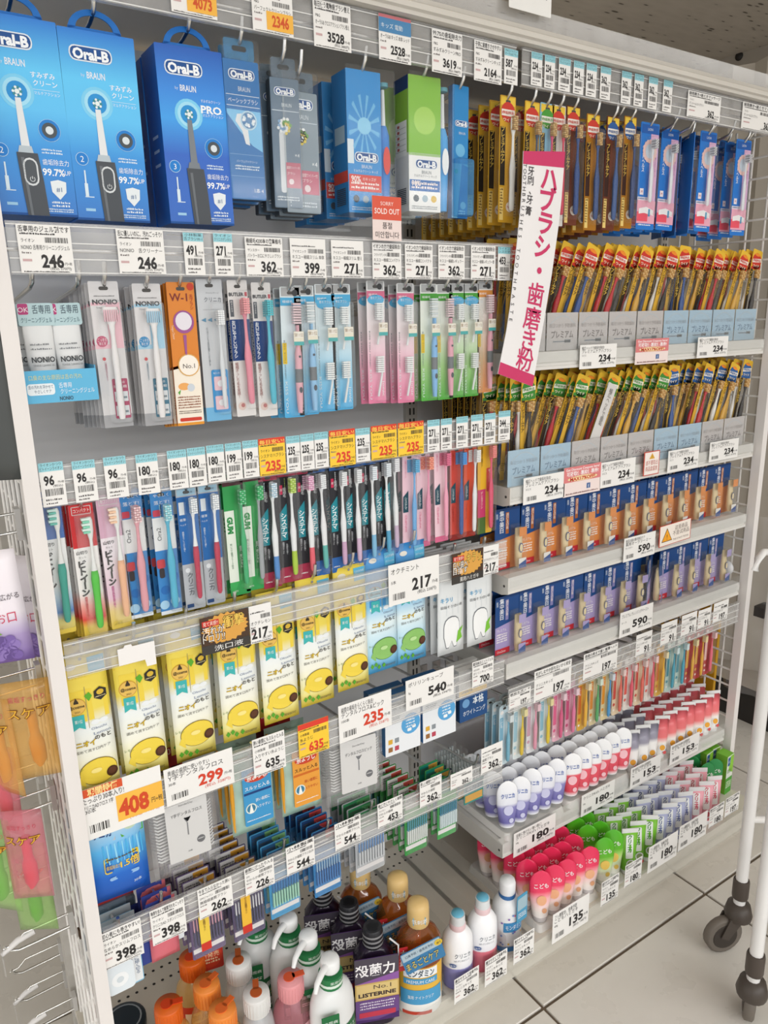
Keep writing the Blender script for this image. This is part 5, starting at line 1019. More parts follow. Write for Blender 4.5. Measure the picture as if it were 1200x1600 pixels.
r = root('whitening_box', 'box'); c.build('carton', r); c = Card(.078, .06, 'e4e4e2:.3', .001, .016); c.R(0, 0, 1, .22, 'e2b83c', 1); c.T('EX', .66, .62, .3, '4a5058', 2, fit=.4); c.D(.1, .1, .5, .06, '4a4a30', 2); o = c.build('header_carton', r); o.location = (-.002, 0, .062); r['top'] = .12
hang(r, 740, 1122, 'navy and yellow whitening box', 1, .03, 'navy whitening box with white EX upper part')
# ================================================================== lowest hook row: interdental brushes
def inter(tray, stick, tip, labcol, head, cap='e0a23c', name='interdental_brush_pack', w=.062):
    h = .15; r = root(name, 'interdental brushes'); r['top'] = h; c = Card(w, h, tray, .003, .0016)
    c.R(.04, .74, .96, .99, head, 1); c.R(.5, .8, .96, .97, cap, 2); c.T('1', .74, .89, .16, '3a2f20', 3, b=.03); c.D(.08, .92, .52, .05, '5a5a5a', 2, n=3); c.build('card', r); m = MB()
    for i in range(10):
        x = -w * .42 + i * w * .092
        m.box(x, x + w * .05, -.006, -.001, .03, .062, stick); m.box(x + w * .012, x + w * .038, -.005, -.002, .062, .088, tip)
    m.build('brushes', r); m = MB().quad(-w * .47, .012, w * .47, .022, -.0004, 'e4e2e2'); m.build('foot_band', r)
    if labcol:
        c = Card(w * .3, .085, labcol, .001, .0006); c.T('やわらか歯間ブラシ', .5, .98, .2, '5a2a28', 2, vert=True); c.R(0, 0, 1, .2, 'c8382c', 1); o = c.build('side_label', r); o.location = (-w * .12, -.0105, .02)
    shell(r, -w * .48, .008, w * .48, .104, .01, 'clear', .004); return r
I1, I2 = inter('6a5a7e', '4a4668', 'd8a0b0', 'e8c84a', 'd5d3d4'), inter('5e5674', '45486a', 'e4e6ea', 'e8b83c', 'd8d6d6')
IB = inter('4f9fd0', '9fd0b8', '3a7ab8', None, '2f5f8a', '7ab47a'); IB2 = inter('3f86c0', '3a78b8', 'a8c8dc', None, '24406e', 'c84a4a', w=.06); IG = inter('b9bcc0', 'c8ccd0', '6a9ad0', None, '3a8a5a', '5aa86a', w=.07); IN = inter('3f9a4c', 'dfe4e2', '4aa0c0', None, 'e2dedd', 'd85a50', w=.058); IN2 = inter('4aa458', 'd8e6ea', '3f90c0', None, '1f8a78', 'd8a84a', w=.052)
for p, px, py, sh, n in ((I1, 328, 1489, 'purple interdental brush pack with pink brushes', 6), (I2, 391, 1462, 'purple interdental brush pack with white brushes', 7), (IB, 447, 1427, 'light blue interdental brush pack with green handles', 4), (IB2, 513, 1394, 'deeper blue interdental brush pack', 5), (IG, 579, 1362, 'grey interdental brush pack', 4), (IN, 650, 1330, 'green interdental brush pack, larger of two', 6), (IN2, 698, 1306, 'green interdental brush pack, smaller of two', 3)):
    hang(p, px, py, sh, n, .02, dx=-.002, dz=.001)
def reel():
    w, h = .066, .13; r = root('floss_reel_pack', 'floss pack'); r['top'] = h; c = Card(w, h, '7db8d8:.3', .003, .001); c.R(0, .6, 1, 1, 'cfd8dc', 1); c.R(.76, .02, .98, .6, 'e6eaec', 1); c.T('スリムに細く切る', .87, .58, .09, '3a5a86', 2, vert=True); c.build('card', r)
    m = MB().prism(rr(-.03, .01, .016, .066, .008, 4), -.014, -.0004, 'dfe8ee:.25', smooth=False); m.flat(ell(-.008, .036, .014, .014, 20), -.0143, 'eef2f4'); m.flat(ell(-.008, .036, .006, .006, 14), -.0146, 'd0dae0'); m.build('reel_case', r); return r
hang(reel(), 196, 1544, 'blue and white floss reel pack', 3, .022)
def pinkp():
    w, h = .05, .12; r = root('sponge_floss_pack', 'floss pack'); r['top'] = h; pouch(r, w, h, 'd8707c:.3', .01); c = Card(w * .9, h * .5, '3a4a9a', .002, .001); c.R(.1, .1, .9, .6, 'e2a0aa', 1); o = c.build('printed_card', r); o.location = (-.004, -.002, h * .52)
    MB().prism(rr(-.042, .0, -.022, .09, .002, 2), .004, .006, '33418a').build('side_card', r); MB().prism(rr(.024, .02, .036, .1, .002, 2), .004, .006, 'dfe4e8').build('side_card', r); return r
hang(pinkp(), 260, 1495, 'pink sponge floss pack', 2, .025)
def smallclear():
    w, h = .062, .1; r = root('interdental_case', 'interdental brushes'); r['top'] = h; c = Card(w * .9, h * .55, '2a8a84:.3', .002, .001); c.R(.05, .5, .95, .92, '24506e', 1); c.T('歯間ブラシ', .5, .7, .14, 'e8eef0', 2, fit=.7); c.R(.05, .08, .95, .4, 'd8a44a', 1); c.build('printed_card', r); m = MB()
    for i in range(7): m.box(-.026 + i * .008, -.022 + i * .008, -.005, -.001, .06, .085, 'dfe6e8')
    m.build('brushes', r); shell(r, -w / 2, -.002, w / 2, h, .012, 'clear', .006); return r
hang(smallclear(), 740, 1252, 'small clear interdental brush case', 5, .022)
# red economy packs pushed back behind the floss bags
def redpack():
    w, h = .08, .12; r = root('red_floss_pack', 'floss pack'); r['top'] = h; c = Card(w, h, 'b02a2c:.35', .003, .002); c.T('お徳用', .3, .86, .13, 'f0dcd4', 2, fit=.4); c.T('60本', .76, .86, .16, 'f0dcd4', 2, fit=.34); c.R(.06, .1, .94, .6, '5a1a20', 1); c.E(.5, .35, .2, 'd8a03c', 2); c.build('card', r); return r
RP = redpack()
for x, z, k, wh in ((.2, .645, 3, 'behind the blue floss bag'), (.31, .655, 3, 'behind the first clear floss bag'), (.53, .665, 4, 'behind the orange floss pack')):
    for i in range(k): inst(RP, (x, 1.22 + i * .025, z), (0, random.uniform(-.04, .04), 0), 'red economy floss pack %s, %s from the front' % (wh, ORD[i]), 'red economy floss packs')
def darkcase():
    w, h = .07, .1; r = root('red_floss_case', 'floss pack'); r['top'] = h; c = Card(w, h, 'b8322e:.35', .003, .002); c.R(0, .2, 1, .55, '2f3336', 1); c.D(.1, .8, .9, .06, 'f0d8d0', 2, n=2); c.build('card', r); shell(r, -w / 2, .02, w / 2, .06, .012, 'slate_clear', .004); return r
DC = darkcase()
for i in range(4): inst(DC, (.2, 1.2 + i * .03, .462), (0, 0, 0), 'red and black floss case behind the lowest rail, %s from the front' % ORD[i], 'red and black floss cases')
m = None
# ================================================================== bottles on the base deck
def wrapt(mb, o, rx, ry, e=.0006):
    mb.v[o:] = [((rx + e) * math.sin(x / rx), -(ry + e) * math.cos(x / rx) + y, z) for x, y, z in mb.v[o:]]
def band(mb, rx, ry, z0, z1, mat, a0=-1.45, a1=1.45, e=.0005, n=18):
    vs = []; 
    for i in range(n + 1):
        a = a0 + (a1 - a0) * i / n; p = ((rx + e) * math.sin(a), -(ry + e) * math.cos(a)); vs += [(*p, z0), (*p, z1)]
    mb.add(vs, [(2 * i, 2 * i + 2, 2 * i + 3, 2 * i + 1) for i in range(n)], mat, True)
def wt(mb, t, x, z, h, mat, rx, ry, e=.0009, **k): o = len(mb.v); mb.text(t, x, z, h, mat, 0, **k); wrapt(mb, o, rx, ry, e)
def stand(p, px, py, ztop, label, group, rz=0, Z=ZD):
    q = on_z(px, py, ztop); return inst(p, (q.x, q.y, Z), (0, 0, rz), label, group)
def amber():
    r = root('gold_cap_mouthwash', 'bottle'); rx, ry = .047, .032; m = MB()
    m.lathe([(.94, 0), (1, .008), (1, .15), (.96, .17), (.75, .19), (.42, .202), (.36, .21)], 'amber', 24, sx=rx, sy=ry); m.build('bottle_body', r)
    m = MB().lathe([(.95, .0005), (1.008, .008), (1.008, .118), (1.0, .1185)], 'hand_gold', 24, sx=rx, sy=ry); m.build('filled_label', r)
    m = MB().lathe([(.0215, .203), (.0225, .206), (.0225, .236), (.021, .25), (.012, .256), (.001, .257)], 'd4b478:.3', 20); o = len(m.v); m.quad(-.013, .212, .013, .23, 0, '4a9ac0'); m.text('低刺激', 0, .222, .008, 'eef4f6', -.0004); wrapt(m, o, .0225, .0225); m.build('cap', r)
    m = MB(); band(m, rx, ry, .03, .066, '4a9ac8', -1.0, 1.1, .0008); band(m, rx, ry, .08, .094, '4a9ac8', -.8, .8, .0008); wt(m, 'PREMIUM CARE', 0, .087, .008, 'eef4f6', rx, ry, .0014, fit=.06); band(m, rx, ry, .097, .117, 'e8ecf0', -.8, .8, .0008); wt(m, 'モンダミン', 0, .107, .014, '4a5660', rx, ry, .0014, fit=.058, b=.02); band(m, rx, ry, .004, .012, 'c0402c', -.9, .5); wt(m, '薬用 ナイトクリア', 0, .048, .007, 'eef4f6', rx, ry, .0013, fit=.055); m.build('printed_label', r)
    c = Card(.086, .062, '3a7aa8:.3', .004, .001); c.R(.02, .62, .98, .97, 'a8bcc8', 1); c.T('口臭予防・歯周炎予防', .45, .8, .07, '2a3f58', 2, fit=.7); c.T('まるごとケア', .46, .32, .22, '2a4a70', 2, fit=.84, b=.05); c.T('まるごとケア', .46, .32, .21, 'e6d060', 3, fit=.82); c.E(.93, .78, .1, 'd8b83c', 3); c.T('#1', .93, .78, .08, '3a3a30', 4); o = c.build('neck_flyer', r); o.location = (.012, -.034, .128); o.rotation_euler = (.12, -.28, .2)
    c = Card(.018, .062, 'b82c30:.3', .001, .001); c.T('大容量', .5, .9, .62, 'f2e6e2', 2, vert=True, b=.01); o = c.build('size_flag', r); o.location = (-.036, -.036, .122); o.rotation_euler = (.1, .0, .15); return r
AM = amber(); ZT = ZD + .257
for px, py, lab in ((653, 1405, 'gold-capped amber mouthwash bottle in front with full label'), (621, 1365, 'gold-capped amber mouthwash bottle, second in its file'), (562, 1347, 'gold-capped amber mouthwash bottle standing behind the black bottles')): stand(AM, px, py, ZT, lab, 'gold-capped amber mouthwash bottles', -.5)
def listr():
    r = root('black_cap_mouthwash', 'bottle'); n = 20; m = MB(); sq = lambda rx, ry, z: [(rx * math.copysign(abs(math.cos(a)) ** .6, math.cos(a)), ry * math.copysign(abs(math.sin(a)) ** .6, math.sin(a)), z) for a in [2 * PI * i / n for i in range(n)]]
    m.loft([sq(.04, .028, 0), sq(.042, .03, .006), sq(.042, .03, .12), sq(.04, .028, .15), sq(.026, .02, .172), sq(.016, .016, .178)], '2a1f33:.15'); m.build('bottle_body', r)
    m = MB().lathe([(.02, .176), (.0205, .178), (.0205, .206), (.019, .215), (.018, .216)], '26262a:.25', 24); m.lathe([(.012, .2165), (.001, .2166)], '111114:.3', 18)
    for j in range(3):
        z = .181 + j * .0105; m.lathe([(.0209, z), (.0209, z + .0045)], '8a8a8c:.3', 24, cap=False)
    m.build('cap', r)
    c = Card(.088, .16, '5a3a78:.3', .001, .001); c.P([(0, .62), (1, .72), (1, 1), (0, 1)], '4a4450', 1); c.R(0, .36, 1, .62, 'c8a860', 1); c.R(.03, .38, .97, .6, 'd8bf80', 2); c.P([(0, .62), (1, .62), (1, .74)], '8a5aa0', 2); c.T('殺菌力', .46, .82, .26, 'f0eef0', 3, fit=.9, b=.02); c.T('No.1', .62, .55, .12, '3a2c30', 3, fit=.4); c.T('LISTERINE', .5, .44, .11, '3a2c30', 3, fit=.86, b=.04); c.R(0, .0, 1, .35, '6a4a86', 1); c.D(.1, .3, .9, .04, 'e0d8e6', 3, n=3, gap=2); c.R(.08, .08, .92, .16, 'c03a50', 2); c.P([(0, .05), (.5, .02), (1, .1), (1, 0), (0, 0)], '4a2a68', 2)
    o = c.build('neck_flyer', r); o.location = (0, -.034, .02); o.rotation_euler = (.04, .0, 0)
    m = MB().tube([(.044, -.034, .17), (.046, -.03, .19), (.03, -.02, .2)], .002, 'd8d8da', 6); m.build('flyer_strap', r); return r
LS = listr()
for px, py, lab in ((582, 1447, 'black-capped purple mouthwash bottle in front with full flyer'), (545, 1409, 'black-capped purple mouthwash bottle, second in its file'), (503, 1383, 'black-capped purple mouthwash bottle, third in its file')): stand(LS, px, py, ZD + .216, lab, 'black-capped purple mouthwash bottles', -.4)
def pump():
    r = root('white_pump_bottle', 'bottle'); m = MB().lathe([(.92, 0), (1, .008), (1, .12), (.96, .145), (.8, .165), (.5, .178), (.42, .18)], 'e2e4e4:.25', 24, sx=.042, sy=.03); m.build('bottle_body', r)
    m = MB().lathe([(.0205, .178), (.0205, .202)], '2a7a48:.3', 20); m.lathe([(.021, .184), (.021, .19)], 'd8e8dc', 20, cap=False); o = len(m.v); m.text('薬用GUM', 0, .196, .005, 'dfeee2', 0); wrapt(m, o, .0207, .0207); m.build('collar', r)
    m = MB().lathe([(.007, .2), (.007, .208), (.0155, .2085), (.0165, .211), (.0165, .228), (.0145, .2335), (.008, .2355), (.001, .236)], 'e8eaea:.25', 18); m.tube([(0, 0, .225), (-.026, -.012, .228), (-.042, -.02, .223), (-.049, -.024, .211)], [.0075, .006, .0048, .0036], 'e8eaea:.25', 8); m.build('pump_head', r)
    m = MB(); band(m, .042, .03, .02, .1, '2a6a40', -.9, .9); wt(m, '歯周病菌と', 0, .085, .012, 'e6efe8', .042, .03, .0013, fit=.06); wt(m, 'たたかうGUM', 0, .065, .011, 'e8d87a', .042, .03, .0013, fit=.06); band(m, .042, .03, .03, .05, 'd8e2da', -.8, .8, .0009); wt(m, 'デンタルリンス', 0, .04, .009, '2a5a3a', .042, .03, .0016, fit=.05); m.build('printed_label', r)
    c = Card(.03, .05, '1f6a3c:.3', .001, .001); c.T('歯周病', .5, .7, .2, 'e4efe6', 2, fit=.8); c.D(.1, .4, .9, .08, 'e4efe6', 2, n=2); o = c.build('side_flag', r); o.location = (-.028, -.033, .1); o.rotation_euler = (0, 0, -.4); return r
PU = pump()
for px, py, lab in ((515, 1494, 'white pump bottle with green collar, nearest the front'), (481, 1457, 'white pump bottle with green collar, second in its file'), (450, 1430, 'white pump bottle with green collar, third in its file'), (398, 1424, 'white pump bottle with green collar, farthest left and back')): stand(PU, px, py, ZD + .236, lab, 'white pump bottles', .15).scale = (1.12, 1.12, 1.0)
def kidb(mat, nm):
    r = root('children_mouthwash', 'bottle'); m = MB().lathe([(.93, 0), (1, .006), (1, .1), (.95, .12), (.7, .134), (.5, .14)], mat, 24, sx=.033, sy=.027); m.build('bottle_body', r)
    m = MB().lathe([(.0165, .138), (.0175, .14), (.0175, .15), (.0165, .152)], 'e4c8cc:.3', 20); m.lathe([(.016, .152), (.0155, .172)], 'd8dcde:.2', 20); m.lathe([(.0135, .1722), (.0125, .175), (.001, .1752)], '6ab4d0:.3', 18); m.build('cap', r)
    m = MB(); wt(m, 'クリニカ', .006, .088, .01, '5f6a74', .033, .027, fit=.036); wt(m, 'kid\'s デンタルリンス', .004, .076, .004, '5f6a74', .033, .027, fit=.034); o = len(m.v); m.flat(ell(-.016, .064, .009, .0045, 14), 0, '3a5a98'); wrapt(m, o, .033, .027, .0012); wt(m, '虫歯予防', -.016, .064, .004, 'eef2f6', .033, .027, .0016); m.build('printed_label', r); return r
gradz('mickey_red', [(0, 'd86478'), (.38, 'e07a88'), (.4, 'eceef2'), (1, 'f2f3f5')], .25); gradz('mickey_violet', [(0, '7a78b4'), (.38, '8a88c0'), (.4, 'eceef2'), (1, 'f2f3f5')], .25)
stand(kidb('mickey_violet', 'violet'), 715, 1425, ZD + .175, 'white blue-capped bottle with violet lower label', 'white children mouthwash bottles', -.45)
stand(kidb('mickey_red', 'red'), 754, 1400, ZD + .175, 'white blue-capped bottle with red lower label', 'white children mouthwash bottles', -.45)
def rins():
    r = root('children_rinse', 'bottle'); m = MB().lathe([(.93, 0), (1, .006), (1, .095), (.95, .112), (.7, .124), (.52, .128)], 'e6e8ea:.25', 24, sx=.034, sy=.028); m.lathe([(.036, .0), (.036, .012)], '3a78b0:.3', 22, sy=.83, cap=False); m.build('bottle_body', r)
    m = MB().lathe([(.0185, .126), (.0195, .13), (.0185, .136)], '3a6ea8:.3', 20); m.lathe([(.018, .136), (.0185, .14), (.0185, .16), (.016, .168), (.001, .17)], 'e6e8ea:.25', 20); m.build('cap', r)
    m = MB(); band(m, .034, .028, .05, .075, '3f86b8', -.5, 1.0); wt(m, 'モンダミン', .008, .063, .01, 'eef4f6', .034, .028, .0013, fit=.04)
    for i in range(14):
        o = len(m.v); m.flat(ell(random.uniform(-.03, .03), random.uniform(.018, .1), .0025, .0025, 8), 0, random.choice(('c86a86', '6a8ac8', 'e0b84a', '8a6ab0'))); wrapt(m, o, .034, .028, .0017)
    m.build('printed_label', r); c = Card(.034, .07, '4a9ac0:.3', .003, .001); c.R(.05, .45, .95, .9, '9fbcc8', 1, r=.003); c.D(.1, .3, .9, .08, 'e6f0f4', 2, n=3); o = c.build('neck_flyer', r); o.location = (.026, -.026, .075); o.rotation_euler = (0, 0, .5); return r
stand(rins(), 793, 1372, ZD + .17, 'white bottle with blue foot and blue neck flyer', 'white children mouthwash bottles', -.4)
def flip(capc, lid, body, bodym, name='flip_cap_mouthwash'):
    r = root(name, 'bottle'); m = MB().lathe([(.93, 0), (1, .006), (1, .11), (.9, .13), (.6, .145), (.5, .15)], bodym, 24, sx=.037, sy=.03); m.build('bottle_body', r)
    m = MB().lathe([(.0225, .148), (.0235, .151), (.0245, .185), (.0235, .189), (.001, .19)], capc, 24)
    for i in range(26): a = i * 2 * PI / 26; m.box(.0242 * math.cos(a) - .0006, .0242 * math.cos(a) + .0006, .0242 * math.sin(a) - .0006, .0242 * math.sin(a) + .0006, .152, .182, capc)
    cp = m.build('cap', r); m = MB(); pts = ell(-.002, 0, .011, .011, 16); pts = [(x, z) for x, z in pts]
    m.add([(x, y, .1912) for x, y in pts] + [(x, y, .189) for x, y in pts], [tuple(range(16))] + [(i, 16 + i, 16 + (i + 1) % 16, (i + 1) % 16) for i in range(16)], lid); m.box(.004, .0265, -.0055, .0055, .189, .1912, lid); m.build('flip_lid', cp)
    m = MB(); band(m, .037, .03, .02, .1, body, -1.1, 1.1); band(m, .037, .03, .06, .085, 'ecd8c0', -.8, .8, .0009); wt(m, '薬用', 0, .072, .012, '8a3a20', .037, .03, .0014); m.build('printed_label', r); return r
OC, OC2 = flip('d8631e:.3', 'd0421c:.3', 'c8402a', 'orange_clear'), flip('e8893a:.3', 'dd6a30:.3', 'd0562a', 'orange_clear')
for p, px, py, lab in ((OC, 299, 1494, 'dark orange flip-cap bottle, farthest back of the orange ones'), (OC2, 322, 1535, 'light orange flip-cap bottle in front of the darkest orange cap'), (OC, 262, 1568, 'orange flip-cap bottle at the lower left of the orange ones'), (OC2, 347, 1574, 'light orange flip-cap bottle nearest the front edge')): stand(p, px, py, ZD + .19, lab, 'orange flip-cap mouthwash bottles', random.uniform(-.3, .5))
WC = flip('dcdcda:.3', 'b85a2a:.3', 'd8dade', 'frost')
for px, py, lab in ((372, 1499, 'clear bottle with white cap and orange seal, rear one'), (400, 1549, 'clear bottle with white cap and orange seal, front one')): stand(WC, px, py, ZD + .19, lab, 'white-capped clear bottles', 1.2)
stand(flip('e0989c:.25', 'd85a34:.3', 'dcaab0', 'pink_clear'), 453, 1519, ZD + .2, 'pink-capped bottle with orange lid before the white pumps', None, -.2)
c = Card(.05, .06, 'b8382c:.3', .004, .001); c.E(.5, .5, .46, 'c8422c', 1, k=1.1); c.T('新発売', .5, .6, .2, 'f0dcb0', 2, fit=.7); c.D(.15, .4, .85, .08, 'f0dcb0', 2, n=2)
r = root('orange_flyer', 'flyer'); c.build('printed_card', r); q = on_z(330, 1510, .27); MB().tube([(0, .001, .004), (0, .001, .0), (0, .004, .245 - .27 + ZD - .118)], .001, 'c8c8c8', 6).build('stem', r); inst(r, (q.x, q.y, .262), (0, 0, -.2), 'oval red flyer standing among the orange-capped bottles')
def jar():
    r = root('dark_round_jar', 'jar'); MB().lathe([(.036, 0), (.038, .004), (.038, .05), (.036, .055)], '24303a:.3', 26).build('jar_body', r); m = MB().lathe([(.04, .055), (.041, .058), (.041, .072), (.039, .075), (.03, .0755), (.001, .0755)], '1e2a34:.3', 26); m.build('lid', r)
    m = MB(); n = 24
    m.add([(q * math.cos(2 * PI * i / n), q * math.sin(2 * PI * i / n), .0758) for q in (.03, .033) for i in range(n)], [(i, n + i, n + (i + 1) % n, (i + 1) % n) for i in range(n)], '8a9298'); m.build('lid_ring', r); return r
stand(jar(), 194, 1592, ZD + .075, 'dark round jar at the left end of the base deck', None)
# ================================================================== right bay: trays of gold packs
def tray(paper, blue):
    w, h, d = .092, .076, .2; r = root('pack_tray', 'display tray'); c = Card(w - .002, h, paper, .001, .0008)
    c.T('毎日つかう予防歯科', .5, .66, .075, '9aa8b4' if blue else 'a09a98', 2, fit=.86); c.T('プレミアム', .5, .42, .14, '6f8aa4' if blue else '857f7e', 2, fit=.72, b=.02); c.R(.2, .22, .78, .25, '7a8490', 1, r=.001); c.R(.58, .2, .78, .28, '6a747e', 1)
    n = 14; c.m.flat([((.1 + .8 * i / n - .5) * w, h * (.7 + .22 * math.sin(PI * i / n))) for i in range(n + 1)] + [((.1 + .8 * i / n - .5) * w, h * (.68 + .22 * math.sin(PI * i / n))) for i in range(n, -1, -1)], -.0003, 'b8c4cc'); c.build('paper_front', r)
    MB().box(-w / 2, w / 2, -.0016, -.0006, 0, h, 'clear').box(-w / 2, -w / 2 + .001, 0, d, 0, h, 'clear').box(w / 2 - .001, w / 2, 0, d, 0, h, 'clear').box(-w / 2, w / 2, 0, d, 0, .001, 'clear').build('clear_tray', r); return r
TG, TBL = tray('c6c1c0:.35', 0), tray('a9c6da:.35', 1)
HAND = {'red': 'b8242c', 'white': 'e2e0da', 'navy': '2f4f8c', 'gold': 'd0a040', 'black': '2a2624'}
SEQH = ['red', 'white', 'gold', 'navy', 'black', 'red', 'navy', 'white']
for nm, z0, cols, x0, heads in (('upper', Z1, 'gggggbbbb', 1.052, ['c8382c'] * 9), ('lower', Z2, 'bbgggbbgg', 1.046, ['3f8a38'] * 5 + ['2f5f9c'] * 4)):
    for t in range(9):
        X = x0 + .094 * (t + .5); inst(TG if cols[t] == 'g' else TBL, (X, 1.126, z0 + .001), label='%s fronted clear tray, %s from left on the %s tray shelf' % ('grey' if cols[t] == 'g' else 'pale blue', ORD[t], nm), group='clear trays of gold toothbrush packs')
        for row, (y0, cnt, dz) in enumerate(((1.144, 5, 0), (1.222, 5, .006))):
            a = random.uniform(.3, .42) if (t + row) % 5 else random.uniform(.05, .15)
            if t == 8: a *= .6
            for i in range(cnt):
                hc = SEQH[(i * 3 + t * 2 + row) % 8]; p = prem_t(heads[t], HAND[hc], (i + t) % 3 == 0)
                xx = X - .032 + (.058 / (cnt - 1)) * i
                inst(p, (xx, y0 + .0145 * (cnt - 1 - i) + random.uniform(-.0005, .0005), z0 + .003 + dz + .0225 * math.sin(a)), (random.uniform(-.03, .0), a + random.uniform(-.06, .06), random.uniform(-.02, .02)), 'gold pack with %s toothbrush, %s in %s row of %s %s tray' % (hc, ORD[i], ('front', 'back')[row], ORD[t], nm), 'gold toothbrush packs in trays')
c = Card(.03, .2, 'cfcdca:.4', .001, .001); c.T('幅広ヘッドで歯垢', .5, .95, .3, '66625e', 2, vert=True); r = root('leaning_card', 'card'); c.build('printed_card', r); inst(r, (1.285, 1.131, Z2 + .01), (0, .42, 0), 'grey printed card leaning among the lower tray packs')
# whitening packs on the third and fourth shelves
def whit(low, nm):
    w, h = .071, .138; r = root('whitening_pack', 'toothpaste pack'); c = Card(w, h, '1f4a86:.35', .003, .0014, hole=False); c.R(0, 0, 1, .48, low, 1); c.P([(0, .48), (1, .48), (1, .56)], low, 1); c.R(0, 0, .62, .1, 'c8303c', 2); c.T('集中美白', .26, .97, .145, 'e8ecf2', 3, vert=True, b=.01); c.T('薬用', .07, .93, .07, 'd8dfe8', 3, vert=True); c.R(.42, .58, .55, .93, 'b0683a' if nm else '8a86b8', 2); c.T('透ける印象', .485, .92, .085, 'f0e4d8', 3, vert=True); c.T('プレミアム', .26, .42, .08, 'f2eee8', 3, fit=.4); c.D(.05, .34, .5, .045, 'f2eee8', 3, n=4, gap=1.8); c.T('Ora2me', .26, .05, .08, 'f6e4e4', 3, fit=.36); c.R(.0, .96, 1, 1, '183a6c', 2); c.build('card', r)
    m = MB(); x0 = .008; m.loft([[(x0 + .011 + a * math.cos(2 * PI * i / 12), -.015 + b * math.sin(2 * PI * i / 12), z) for i in range(12)] for a, b, z in ((.007, .007, .006), (.0085, .0085, .02), (.0095, .008, .05), (.0105, .003, .094))], 'dccba4:.3' if nm else 'd6c49c:.3'); m.flat(ell(x0 + .011, .05, .006, .011, 14), -.0245, '2a4a86'); m.flat(ell(x0 + .011, .05, .0045, .009, 14), -.0248, 'dccba4'); m.build('tube', r)
    c = Card(.021, .02, low, .0005, .0004); o = c.build('case_print', r); o.location = (x0 + .011, -.0295, .078); c = Card(.021, .022, low if not nm else 'e4e0da', .0005, .0004); c.P([(0, 0), (1, 0), (1, .8), (0, .4)], '2a4f90', 1); o = c.build('case_print', r); o.location = (x0 + .011, -.0295, .006)
    MB().box(x0 - .001, x0 + .023, -.03, -.0005, .002, .1, 'clear').build('clear_case', r); return r
WO, WP = whit('d98a4a', 1), whit('a79ac8', 0)
for p, z, n in ((WO, Z3, 'orange'), (WP, Z4, 'purple')):
    for i in range(12):
        o = inst(p, (1.09 + i * .0715, 1.165 + random.uniform(-.002, .003), z + .002), (0, random.uniform(-.01, .01), random.uniform(-.03, .03)), 'blue and %s whitening pack, %s from the left on its shelf' % (n, ORD[i]), 'blue and %s whitening packs' % n)
        if n == 'purple' and i == 7: o.rotation_euler = (0, -.12, .5)
    for i in range(12): inst(p, (1.088 + i * .0715, 1.215, z + .002), (0, 0, 0), 'blue and %s whitening pack in the second row, %s from left' % (n, ORD[i]), 'blue and %s whitening packs' % n)
# children toothbrushes hanging under the fourth shelf
def kidbrush(card, acc, hand, br):
    w, h = .031, .155; r = root('children_toothbrush_pack', 'toothbrush pack'); r['top'] = h; c = Card(w, h, card + ':.3', .008, .0014, hole=True); c.R(.05, .3, .4, .8, acc, 1, r=.002); c.E(.22, .2, .14, acc, 1); c.T('こども', .22, .78, .2, 'f2f0ee', 2, vert=True); c.E(.22, .1, .1, 'f0e8e0', 2); c.E(.25, .88, .16, 'f2eeea', 2); c.build('card', r)
    brush(r, .005, .012, .125, -.009, hand, hand, br, 0, .006); shell(r, -.004, .006, .0145, .145, .017, 'clear', .005); return r
KT = [('c8dce4', '7fb0c8', '78b4cc:.3', ('dfe8ea',), 'light blue'), ('d8e2e4', '9ac0d0', 'e2c23c:.3', ('f0e6b0',), 'yellow'), ('dcdfe2', 'c8a0b0', 'e29ab0:.3', ('f0d0d8',), 'pink'), ('d5e0e4', '8ab8cc', 'e4c83c:.3', ('f0e6b0',), 'bright yellow'), ('e4b4c4', 'd8688e', 'd85a86:.3', ('f0d8e0',), 'deep pink'), ('d8a0b4', 'c05078', 'e078a0:.3', ('f0d8e0',), 'rose'), ('d8c8a0', 'd88a3c', '58a868:.3', ('e0f0e0',), 'green'), ('e0cfa0', 'e0922e', '4a98d0:.3', ('dfe8f0',), 'blue'), ('e4d0b0', 'c8483c', 'e06a5a:.3', ('f2dcd8',), 'coral'), ('e6e0da', 'd85a50', 'e0566a:.3', ('f4dcdc',), 'crimson'), ('d8a83c', 'c86a2c', 'e8b43a:.3', ('f4e8c0',), 'amber'), ('b8d0c8', '3f8a9a', '48a0b8:.3', ('dceef0',), 'teal'), ('b02a2c', 'd8a83c', 'e0a83a:.3', ('f0e0b0',), 'gold'), ('b02a2c', 'e8c0b8', 'e4687c:.3', ('f0d0d0',), 'salmon')]
KP = [kidbrush(*k[:4]) for k in KT]
seq = [0, 1, 2, 3, 4, 5, 10, 6, 7, 8, 9, 8, 9, 10, 11, 11, 12, 12, 13]
for i, s in enumerate(seq):
    X = 1.075 + i * .0435; hang(KP[s], 0, 0, '%s children toothbrush pack on hook %s' % (KT[s][4], ORD[i]), 2, .022, '%s children toothbrush pack hanging %s from left under its rail' % (KT[s][4], ORD[i]), 'hanging children toothbrush packs', X=X, Z=.486, Y=1.15, dx=-.002)
